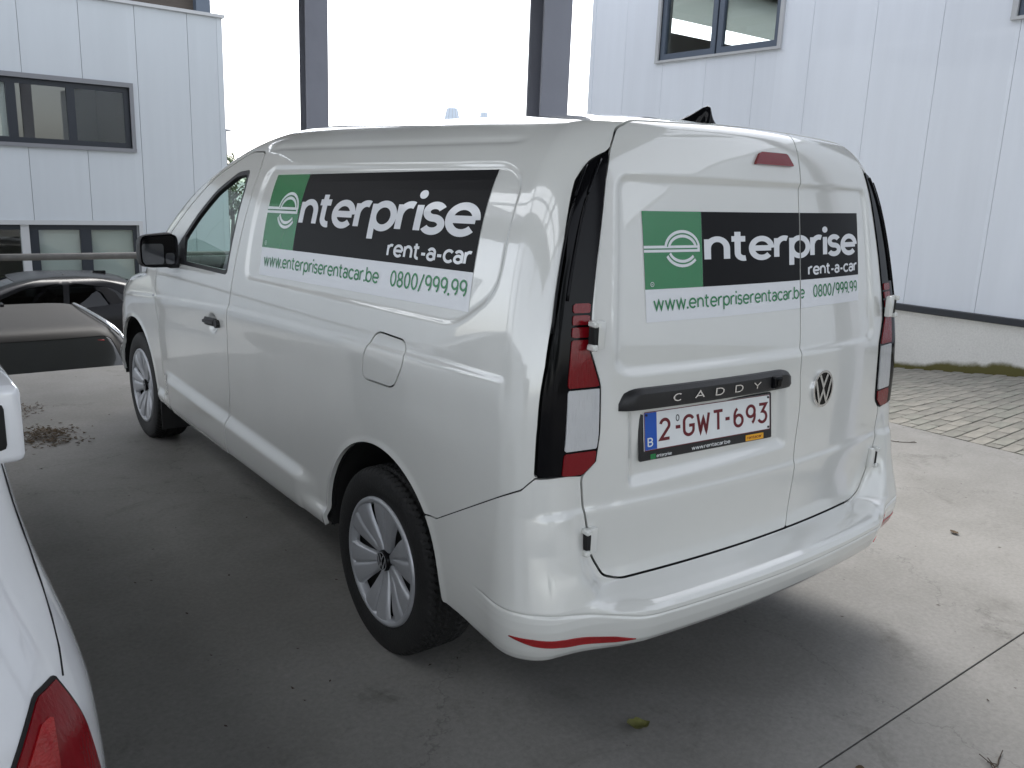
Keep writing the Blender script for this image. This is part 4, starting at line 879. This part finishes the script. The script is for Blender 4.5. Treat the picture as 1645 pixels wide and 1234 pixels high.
# ---------------------------------------------------------------- door mirror (left) and cab
def mirror_unit(s, par):
    V, F = [], []; st = [(-.03, .55), (-.012, .86), (.01, .97), (.04, 1.0), (.075, .93), (.10, .74), (.115, .40), (.118, .02)]; n = 40
    cx, cy, cz = s*1.0, 3.06, 1.204
    for k, (yy, sc) in enumerate(st):
        for i in range(n):
            a = 2*math.pi*i/n; c, q = math.cos(a), math.sin(a); e = .42
            xx = math.copysign(abs(c)**e, c)*.092; zz = math.copysign(abs(q)**e, q)*.084
            zz += (-.010*(s*xx/.092) if zz > 0 else 0)
            ff = 1.0 if k == 0 else sc
            V.append((cx+xx*(ff if k else .96)*(1.0), cy+yy, cz+zz*(ff if k else .95)))
    F = [(k*n+i, k*n+(i+1) % n, (k+1)*n+(i+1) % n, (k+1)*n+i) for k in range(len(st)-1) for i in range(n)]
    b = obj('mirror_housing', V, F, M['plastic'], par, True)
    for nm, x0, x1, z0, z1 in (('mirror_glass', -.080, .022, -.066, .036), ('wide_angle_mirror', .030, .074, -.066, -.010)):
        V = [(cx+xx, cy-.014, cz+zz) for xx, zz in fillet([(x0, z0), (x1, z0), (x1, z1), (x0, z1)], .016, 5)]
        if s > 0: V = [(2*cx-v[0], v[1], v[2]) for v in V]
        obj(nm, V, [tuple(range(len(V)))], M['mirror'], par)
    V = [(cx+math.copysign(abs(math.cos(a))**.45, math.cos(a))*.088, cy-.010, cz+math.copysign(abs(math.sin(a))**.45, math.sin(a))*.078) for a in np.linspace(0, 2*math.pi, 40, endpoint=False)]
    obj('mirror_backing', V, [tuple(range(40))], M['black'], par)
    rbox('mirror_arm', (s*.87, 3.05, 1.115), (s*.96, 3.14, 1.165), M['plastic'], par, .014, 2)
mirror_unit(-1, fd); mirror_unit(1, fdr)
inV(rbox('bulkhead', (-.66, 2.02, .35), (.66, 2.05, 1.66), M['interior'], None, 0))
inV(rbox('dashboard', (-.80, 3.35, .70), (.80, 3.95, 1.10), M['interior'], None, .06, 3)); inV(rbox('cab_floor', (-.84, 2.05, .36), (.84, 4.2, .40), M['interior'], None, 0))
for s in (-1, 1):
    st = empty('seat'); st.parent = VAN; st.location = (s*.40, 2.62-2.4, .40)
    rbox('seat_base', (-.24, -.22, .12), (.24, .30, .36), M['seat'], st, .05, 3); rbox('seat_back', (-.24, -.36, .30), (.24, -.20, .92), M['seat'], st, .05, 3); rbox('headrest', (-.13, -.36, .94), (.13, -.25, 1.13), M['seat'], st, .04, 3)
V, F = [], []
for i in range(32):
    a = 2*math.pi*i/32
    for j in range(8):
        b = 2*math.pi*j/8; r = .18+.014*math.cos(b); V.append((-.40+r*math.cos(a), 3.22+.014*math.sin(b)-.4*r*math.sin(a)*-.35, 1.05+r*math.sin(a)*.9))
F = [(i*8+j, i*8+(j+1) % 8, ((i+1) % 32)*8+(j+1) % 8, ((i+1) % 32)*8+j) for i in range(32) for j in range(8)]
inV(obj('steering_wheel', V, F, M['interior'], None, True))

# ================================================================ THE OTHER CARS
def car_wheel(par, x, y, z, r, w, s):
    wt = bpy.data.objects.new('wheel', None); COL.objects.link(wt); wt.parent = par; wt.location = (x, y, z); wt.rotation_euler = (0, 0, 0 if s < 0 else math.pi)
    h = w/2; V, F = lathe([(-h*.8, r*.66), (-h, r*.80), (-h*.95, r*.93), (-h*.75, r), (h*.75, r), (h*.95, r*.93), (h, r*.8), (h*.8, r*.66)], 48); obj('tyre', V, F, M['rubber'], wt, True)
    V, F = lathe([(-h*.82, r*.67), (-h*.92, r*.62), (-h*.5, r*.56), (-h*.35, .001)], 48); obj('rim', V, F, M['gap'], wt, True)
    for k in range(5):
        a0 = 2*math.pi*k/5; V = []
        for rr, hw in ((r*.08, .5), (r*.3, .22), (r*.62, .16)):
            for t in (-1, 1): V.append((-h*.8, rr*math.cos(a0+t*hw), rr*math.sin(a0+t*hw)))
        obj('spoke', V, [(0, 1, 3, 2), (2, 3, 5, 4)], M['silver'], wt)
def make_car(name, CT, loc, rz, paint, label, wins, rearwin, screen, axles, wr, RA=.22, BOW=.10, glass=None):
    root = tag(empty(name, loc, rz), label, 'car'); sh = Shell(CT, RA, BOW); TM = sh.CS[-1]; zt = CT[-7][0]; gm = glass or M['darkglass']
    T = np.concatenate([np.linspace(0, sh.tz(zt), 70), np.linspace(sh.tz(zt), TM, 16)[1:]])
    U = useg([(-5, -4, 8), (-4, -3, 14), (-3, -2, 150), (-2, -1, 22), (-1, 1, 40), (1, 2, 22), (2, 3, 150), (3, 4, 14), (4, 5, 8)])
    ps = [fillet(p, .03, 4) for p in wins]; pr = fillet(rearwin, .05, 5); pw = fillet(screen, .05, 5)
    def wf(P, Uu): return np.where((np.abs(Uu) > 1.2) & (np.abs(Uu) < 3.8), np.minimum.reduce([sdpoly(p, P[..., 1], P[..., 2]) for p in ps]), .5)
    def rf(P, Uu): return np.where(np.abs(Uu) < 1.9, sdpoly(pr, P[..., 0], P[..., 2]), .5)
    def sf(P, Uu): return np.where(np.abs(Uu) > 3.2, sdpoly(pw, P[..., 0], P[..., 2]), .5)
    def af(P): return np.minimum.reduce([np.hypot(P[..., 1]-a, P[..., 2]-wr)-wr*1.14 for a in axles])
    b = panel('body', sh, U, T, lambda P, Uu: np.maximum.reduce([-wf(P, Uu), -rf(P, Uu), -sf(P, Uu), -af(P)]), paint, root, flange=.02)
    for p in ps:
        for sg in (1, -1): panel('side_window', sh, sg*useg([(1.2, 2, 12), (2, 3, 150), (3, 3.8, 10)]), np.linspace(sh.tz(min(q[1] for q in p)-.02), sh.tz(max(q[1] for q in p)+.02), 40), lambda P, Uu: sdpoly(p, P[..., 1], P[..., 2])-.004, gm, root, off=-.008, flange=0)
    panel('rear_window', sh, useg([(-1.9, -1, 14), (-1, 1, 40), (1, 1.9, 14)]), np.linspace(sh.tz(min(q[1] for q in pr)-.02), sh.tz(max(q[1] for q in pr)+.02), 30), lambda P, Uu: sdpoly(pr, P[..., 0], P[..., 2])-.004, gm, root, off=-.006, flange=0)
    for sg in (1, -1): 
        o_ = panel('windscreen', sh, sg*useg([(3.2, 4, 14), (4, 5, 16)]), np.linspace(sh.tz(min(q[1] for q in pw)-.02), sh.tz(max(q[1] for q in pw)+.02), 30), lambda P, Uu: sdpoly(pw, P[..., 0], P[..., 2])-.004, gm, root, off=-.006, flange=0)
    Wm = max(r[1] for r in CT); yb = CT[5][2]; yf = CT[5][3]
    rbox('cabin_floor', (-Wm+.14, yb+.35, .25), (Wm-.14, yf-.6, .55), M['interior'], root, 0)
    for sx in (-1, 1):
        for yy in ((axles[0]+axles[1])/2-.35, (axles[0]+axles[1])/2+.45): rbox('car_seat', (sx*.38-.22, yy-.15, .5), (sx*.38+.22, yy, CT[-6][0]-.25), M['seat'], root, .05, 2)
        for a in axles: car_wheel(root, sx*(Wm-.12), a, wr, wr, .2, sx)
    return root, sh, b
# -- white hatchback parked beside the van (only its right rear quarter is in the picture)
HT = [(.20, .80, .12, 3.86, .4), (.30, .86, .05, 3.98, .45), (.45, .882, .0, 4.03, .5), (.65, .888, -.012, 4.02, .5), (.80, .880, .0, 3.95, .5), (.90, .862, .025, 3.72, .5), (.97, .842, .045, 3.30, .45), (1.02, .828, .065, 3.02, .35), (1.10, .812, .09, 2.85, .3), (1.20, .800, .12, 2.65, .28), (1.29, .785, .16, 2.45, .25), (1.36, .71, .22, 2.25, .22), (1.40, .62, .30, 2.08, .2), (1.425, .52, .40, 1.92, .2), (1.44, .38, .58, 1.75, .2), (1.448, .2, .85, 1.5, .15), (1.452, .002, 1.18, 1.22, .001)]
HX, HY = -2.858, -.285
hatch, hsh, hb = make_car('hatchback_car', HT, (HX, HY, 0), 0, M['white2'], 'white hatchback with red tail lamp and slotted roof spoiler parked beside the van', [[(.75, 1.0), (.95, 1.30), (1.55, 1.36), (1.60, .98)], [(1.68, .98), (1.64, 1.36), (2.15, 1.30), (2.72, .99)]], [(-.52, 1.02), (-.46, 1.33), (.46, 1.33), (.52, 1.02)], [(-.62, 1.02), (-.52, 1.38), (.52, 1.38), (.62, 1.02)], (.72, 3.25), .315)
hl = lambda P, U: np.maximum.reduce([np.interp(P[..., 2], [.62, .70, .80, .90, .965], [.62, .65, .72, .785, .80])-np.abs(P[..., 0]), P[..., 1]-np.interp(P[..., 2], [.62, .78, .90, .965], [.12, .11, .10, .09]), .66-P[..., 2], P[..., 2]-.900])
for sg in (-1, 1):
    Us = sg*useg([(.4, 1, 40), (1, 2, 50), (2, 2.1, 10)])
    lp = panel('tail_lamp', hsh, Us, np.linspace(hsh.tz(.62), hsh.tz(1.0), 60), hl, M['gap'], hatch, off=.003, flange=.01)
    panel('red_lens', hsh, Us, np.linspace(hsh.tz(.62), hsh.tz(1.0), 60), lambda P, U: hl(P, U)+.006, M['redlens'], lp, off=.006, flange=.004)
    panel('bright_lens', hsh, Us, np.linspace(hsh.tz(.62), hsh.tz(1.0), 60), lambda P, U: np.maximum.reduce([hl(P, U)+.022, np.abs(P[..., 0])-.800, P[..., 2]-.865]), M['redbright'], lp, off=.0085, flange=.003)
    # shut line between tailgate and rear wing
    pts = []
    for u_, z in ((1.80, 1.21), (1.83, 1.145), (1.84, 1.10), (1.84, 1.036), (1.80, .995), (1.74, .953), (1.68, .915), (1.63, .885)):
        pts.append(hsh.base(np.array([[u_*sg]]), np.array([[hsh.tz(z)]]))[0, 0])
    MB().tube(pts, .0018, 6).build('shut_line', M['gap'], hb)
    sp = empty('spoiler_end'); sp.parent = hatch
sp = rbox('roof_spoiler', (-.75, -.008, 1.290), (.75, .30, 1.330), M['white2'], hatch, .015, 3)
for sg in (-1, 1):
    rbox('spoiler_winglet', (sg*.728, -.012, 1.240), (sg*.796, .20, 1.332), M['white2'], hatch, .010, 3)
    rbox('winglet_slot', (sg*.762, -.016, 1.256), (sg*.779, .05, 1.314), M['gap'], hatch, .008, 2)
for o in [o for o in hatch.children if o.name.startswith('spoiler_end')]: bpy.data.objects.remove(o)
for sg in (-1, 1):
    rbox('door_mirror', (sg*.93-.09, 2.34, .96), (sg*.93+.09, 2.46, 1.09), M['white2'], hatch, .035, 3); rbox('mirror_glass', (sg*.93-.07, 2.333, .975), (sg*.93+.07, 2.345, 1.075), M['black'], hatch, .004, 1)
# -- dark grey estate in the lower yard, tail towards us
ST = [(.22, .80, .12, 4.3, .4), (.34, .88, .05, 4.42, .45), (.50, .90, .0, 4.48, .5), (.70, .905, .0, 4.46, .5), (.86, .90, .03, 4.36, .5), (.96, .89, .06, 4.1, .5), (1.03, .875, .09, 3.7, .45), (1.08, .865, .11, 3.42, .35), (1.16, .84, .16, 3.25, .3), (1.26, .80, .235, 3.05, .28), (1.36, .755, .32, 2.83, .25), (1.44, .70, .40, 2.62, .22), (1.49, .63, .47, 2.45, .2), (1.515, .54, .55, 2.3, .2), (1.53, .38, .68, 2.1, .2), (1.537, .2, .9, 1.9, .15), (1.54, .002, 1.43, 1.47, .001)]
M['greycar'] = mat('dark_grey_paint', (.022, .021, .020), .5, spec=.2)
M['blackcar'] = mat('black_paint', (.008, .008, .009), .25, spec=.4)
suv, ssh, sb = make_car('estate_car', ST, (-.90, 7.15, ZL), 0, M['greycar'], 'dark grey estate car with silver roof rails below the edge of the slab', [[(.62, 1.06), (.80, 1.36), (1.40, 1.43), (1.45, 1.05)], [(1.53, 1.05), (1.48, 1.43), (2.20, 1.42), (3.1, 1.08)]], [(-.70, 1.07), (-.60, 1.44), (.60, 1.44), (.70, 1.07)], [(-.66, 1.08), (-.56, 1.47), (.56, 1.47), (.66, 1.08)], (.85, 3.55), .33, RA=.16, BOW=.08, glass=M['privacy'])
for sg in (-1, 1): MB().tube([(sg*.70, .40, 1.44), (sg*.655, .50, 1.50), (sg*.635, .75, 1.525), (sg*.62, 1.6, 1.53), (sg*.635, 2.2, 1.505), (sg*.64, 2.3, 1.49)], .020, 8).build('roof_rail', M['chrome'], suv, True)
sp_ = rbox('window_sticker', (.44, .325, 1.375), (.54, .333, 1.408), M['redbright'], suv, .004, 1, None)
rbox('roof_aerial', (-.12, 2.05, 1.525), (-.08, 2.2, 1.565), M['black'], suv, .012, 2)
# -- black fastback behind it, side on, nose to the left
BT = [(.22, .82, .12, 4.35, .4), (.34, .89, .05, 4.45, .45), (.50, .905, .0, 4.50, .5), (.70, .91, .0, 4.48, .5), (.84, .905, .03, 4.36, .5), (.92, .895, .06, 4.05, .5), (.98, .88, .10, 3.65, .45), (1.03, .865, .15, 3.40, .35), (1.10, .84, .26, 3.22, .3), (1.20, .80, .44, 2.98, .28), (1.30, .755, .66, 2.72, .25), (1.38, .71, .88, 2.50, .22), (1.43, .65, 1.06, 2.32, .2), (1.46, .56, 1.22, 2.18, .2), (1.48, .42, 1.40, 2.0, .2), (1.492, .22, 1.55, 1.85, .15), (1.496, .002, 1.705, 1.745, .001)]
fbk, fsh, fb = make_car('fastback_car', BT, (1.95, 13.1, ZL), math.pi/2, M['blackcar'], 'black fastback car parked side on between the grey estate and the office block', [[(.85, 1.10), (1.15, 1.32), (1.72, 1.40), (1.76, 1.03)], [(1.84, 1.02), (1.80, 1.40), (2.30, 1.34), (3.0, 1.04)]], [(-.60, 1.08), (-.50, 1.40), (.50, 1.40), (.60, 1.08)], [(-.62, 1.04), (-.54, 1.42), (.54, 1.42), (.62, 1.04)], (.85, 3.6), .33, RA=.25, BOW=.08)
rbox('roof_aerial', (-.02, 1.06, 1.43), (.02, 1.25, 1.50), M['black'], fbk, .015, 2)
for sg in (-1, 1): rbox('door_mirror', (sg*.97-.08, 2.78, 1.0), (sg*.97+.08, 2.90, 1.12), M['blackcar'], fbk, .03, 3)
for sg in (-1, 1): MB().tube([(sg*.700, .40, 1.44), (sg*.765, .31, 1.345), (sg*.825, .21, 1.21), (sg*.86, .13, 1.10)], .016, 8).build('pillar_trim', M['chrome'], suv, True)

# ================================================================ FAR THINGS, TREES, LITTER
M['leafG'] = mat('leaf_green', (.045, .075, .020), .6, var=.35, vscale=1.2); M['bark'] = mat('bark', (.07, .055, .04), .9, var=.3, vscale=8)
def tree(name, loc, h, r, label, n=2600, seed=1):
    R = random.Random(seed); root = tag(empty(name, loc), label, 'tree'); mb = MB(); mb.tube([(0, 0, 0), (.1, 0, h*.3), (-.05, .1, h*.6), (.05, 0, h*.85)], [h*.022, h*.017, h*.011, h*.004], 8)
    cl = []
    for k in range(16):
        a = R.uniform(0, 6.28); z = h*R.uniform(.38, .95); rr = r*R.uniform(.35, .95)*(1-abs(z/h-.6)*1.1); c = (rr*math.cos(a), rr*math.sin(a), z); cl.append((c, r*R.uniform(.28, .5)))
        mb.tube([(0, 0, z*.72), (c[0]*.5, c[1]*.5, z*.9), c], [h*.008, h*.005, h*.002], 6)
    mb.build('trunk', M['bark'], root, True); lf = MB()
    for k in range(n):
        c, s = R.choice(cl); d = np.array([R.gauss(0, 1) for _ in range(3)]); d = d/np.linalg.norm(d)*s*R.uniform(.35, 1)**.5; p = np.array(c)+d*np.array([1, 1, .8])
        a = np.array([R.gauss(0, 1) for _ in range(3)]); a /= np.linalg.norm(a); b = np.cross(a, [R.gauss(0, 1) for _ in range(3)]); b /= np.linalg.norm(b); L = h*.022*R.uniform(.6, 1.3)
        lf.add([p-a*L, p+b*L*.5, p+a*L, p-b*L*.5], [(0, 1, 2, 3)])
    lf.build('crown', M['leafG'], root); return root
tree('broadleaf_tree', (-4.5, -22, ZL), 9, 3.6, 'tall broadleaf tree behind the yard mirrored in the rear door', seed=3)
tree('broadleaf_tree', (1.5, -24, ZL), 10, 3.8, 'broadleaf tree behind the yard mirrored in the office windows', seed=5)
tree('broadleaf_tree', (11.1, 36.3, ZL), 4.4, 1.3, 'distant leafy tree showing past the corner of the office block', n=1600, seed=9)
M['pale'] = mat('hazy_white_metal', (.55, .62, .70), .6)
# pale louvred cowls on a roof far behind the van
def cowl(px, d, w, h, z0, label):
    x, y = px; root = tag(empty('roof_cowl', (x, y, ZL)), label, 'vent'); n = 24; V = []
    for zz, r in ((z0, w*.5), (z0+h*.92, w*.33), (z0+h, w*.30)): V += [(r*math.cos(2*math.pi*i/n), r*math.sin(2*math.pi*i/n), zz) for i in range(n)]
    obj('cowl_hood', V, [(k*n+i, k*n+(i+1) % n, (k+1)*n+(i+1) % n, (k+1)*n+i) for k in range(2) for i in range(n)]+[tuple(2*n+i for i in range(n))], M['pale'], root, True)
    for i in range(0, n, 2): a = 2*math.pi*i/n; MB().tube([(w*.505*math.cos(a), w*.505*math.sin(a), z0), (w*.335*math.cos(a), w*.335*math.sin(a), z0+h*.92)], w*.012, 5).build('rib', M['trim'], root)
    MB().tube([(0, 0, 0), (0, 0, z0+.01)], w*.2, 12).build('stack', M['pale'], root); return root

cowl((19.8, 32.0), 40, .74, .62, 4.40-ZL, 'pale blue ribbed cowl on a far roof seen above the van')
cowl((21.0, 31.2), 40, .42, .30, 4.60-ZL, 'small pale vent cap on a far roof seen above the van')
lampq = tag(empty('street_lamp', (11.2, 36.9, ZL)), 'distant street lamp with a flat head past the office corner', 'street lamp')
MB().tube([(0, 0, 0), (0, 0, 4.99)], .05, 8).build('lamp_pole', M['steel'], lampq, True); rbox('lamp_head', (-.12, -.4, 4.98), (.12, .3, 5.05), M['steel'], lampq, .02, 2)
# dry leaves, twigs and crumbs on the concrete
M['dry'] = mat('dry_leaf', (.075, .05, .026), .85, var=.4, vscale=30); M['olive'] = mat('olive_leaf', (.135, .135, .04), .7, var=.3, vscale=40); M['twig'] = mat('twig', (.05, .035, .025), .9)
def leaf_mesh(L, W, curl, R):
    V, F = [], []; n = 8
    for i in range(n+1):
        t = i/n; w = W*math.sin(math.pi*min(1, t*1.02+.02))**.7*(1+.18*R.uniform(-1, 1)); z = curl*(2*t-1)**2*L+R.uniform(0, .1)*W
        for k, q in enumerate((-1, -.5, 0, .5, 1)): V.append((L*(t-.5), q*w*.5, .002+z+curl*1.6*abs(q)*w*.6+R.uniform(-.02, .02)*W))
    for i in range(n):
        for k in range(4): a = i*5+k; F.append((a, a+1, a+6, a+5))
    return V, F
RR = random.Random(11)
V, F = leaf_mesh(.072, .060, .20, RR); o = obj('fallen_leaf', V, F, M['olive'], None, True); o.location = (-.476, .142, .001); o.rotation_euler = (0, 0, -.5); tag(o, 'single curled olive green leaf on the shaded concrete behind the bumper', 'leaf')
for (x, y, rz, m_, lab) in ((-.10, -.36, .4, 'dry', 'small curled brown leaf lying just behind the slab joint'), (1.95, .35, 1.2, 'dry', 'dry brown leaf on the bright concrete beside the van'), (-1.75, 2.05, .9, 'olive', 'flat olive leaf on dark concrete between the hatchback and the van')):
    V, F = leaf_mesh(.05, .032, .12, RR); o = obj('fallen_leaf', V, F, M[m_], None, True); o.location = (x, y, .001); o.rotation_euler = (0, 0, rz); tag(o, lab, 'leaf')
def twig(loc, L, rz, label, br=3):
    mb = MB(); p = [np.array((L*(t-.5), .02*L*math.sin(9*t), .006+.004*math.sin(7*t))) for t in np.linspace(0, 1, 8)]; mb.tube(p, .0022, 5)
    for k in range(br): i = RR.randint(1, 6); e = p[i]+np.array((RR.uniform(-.02, .05), RR.uniform(-.05, .05), RR.uniform(-.003, .004))); mb.tube([p[i], e], .0014, 5)
    o = mb.build('twig', M['twig'], None); o.location = loc; o.rotation_euler = (0, 0, rz); return tag(o, label, 'twig')
twig((.26, -.575, 0), .10, .2, 'short branched dark twig on bright concrete in front of the slab joint', 7)
twig((1.55, .95, 0), .22, -.3, 'long thin twig on bright concrete beside the van')
twig((3.25, 1.38, 0), .30, -.9, 'thin twig along the border of concrete and brick paving', 4)
def crumbs(name, cx, cy, sx, sy, n, L0, L1, m_, label, hump=0):
    mb = MB()
    for k in range(n):
        x = RR.gauss(0, 1)*sx; y = RR.gauss(0, 1)*sy; L = RR.uniform(L0, L1); V, F = [], []; a = RR.uniform(0, 6.28); c, s_ = math.cos(a), math.sin(a); t1, t2 = RR.uniform(-.5, .5), RR.uniform(-.5, .5); z = .002+hump*math.exp(-(x*x/sx/sx+y*y/sy/sy))*RR.random()
        for u_, v_ in ((-1, 0), (0, .45), (1, 0), (0, -.45)): V.append((cx+x+(u_*c-v_*s_)*L, cy+y+(u_*s_+v_*c)*L, z+abs(u_*t1+v_*t2)*L))
        mb.add(V, [(0, 1, 2, 3)])
    return tag(mb.build(name, M[m_]), label, 'debris', kind='stuff')
crumbs('leaf_litter', -1.40, 4.22, .085, .12, 700, .006, .017, 'dry', 'heap of dry brown leaf litter on the slab near the railing', .03)
crumbs('leaf_litter', -1.42, 4.95, .06, .09, 220, .005, .013, 'dry', 'thin scatter of leaf litter near the slab edge', .015)
crumbs('leaf_crumbs', .2, 1.0, 2.6, 3.2, 260, .003, .011, 'twig', 'tiny crumbs of leaf scattered over the concrete')
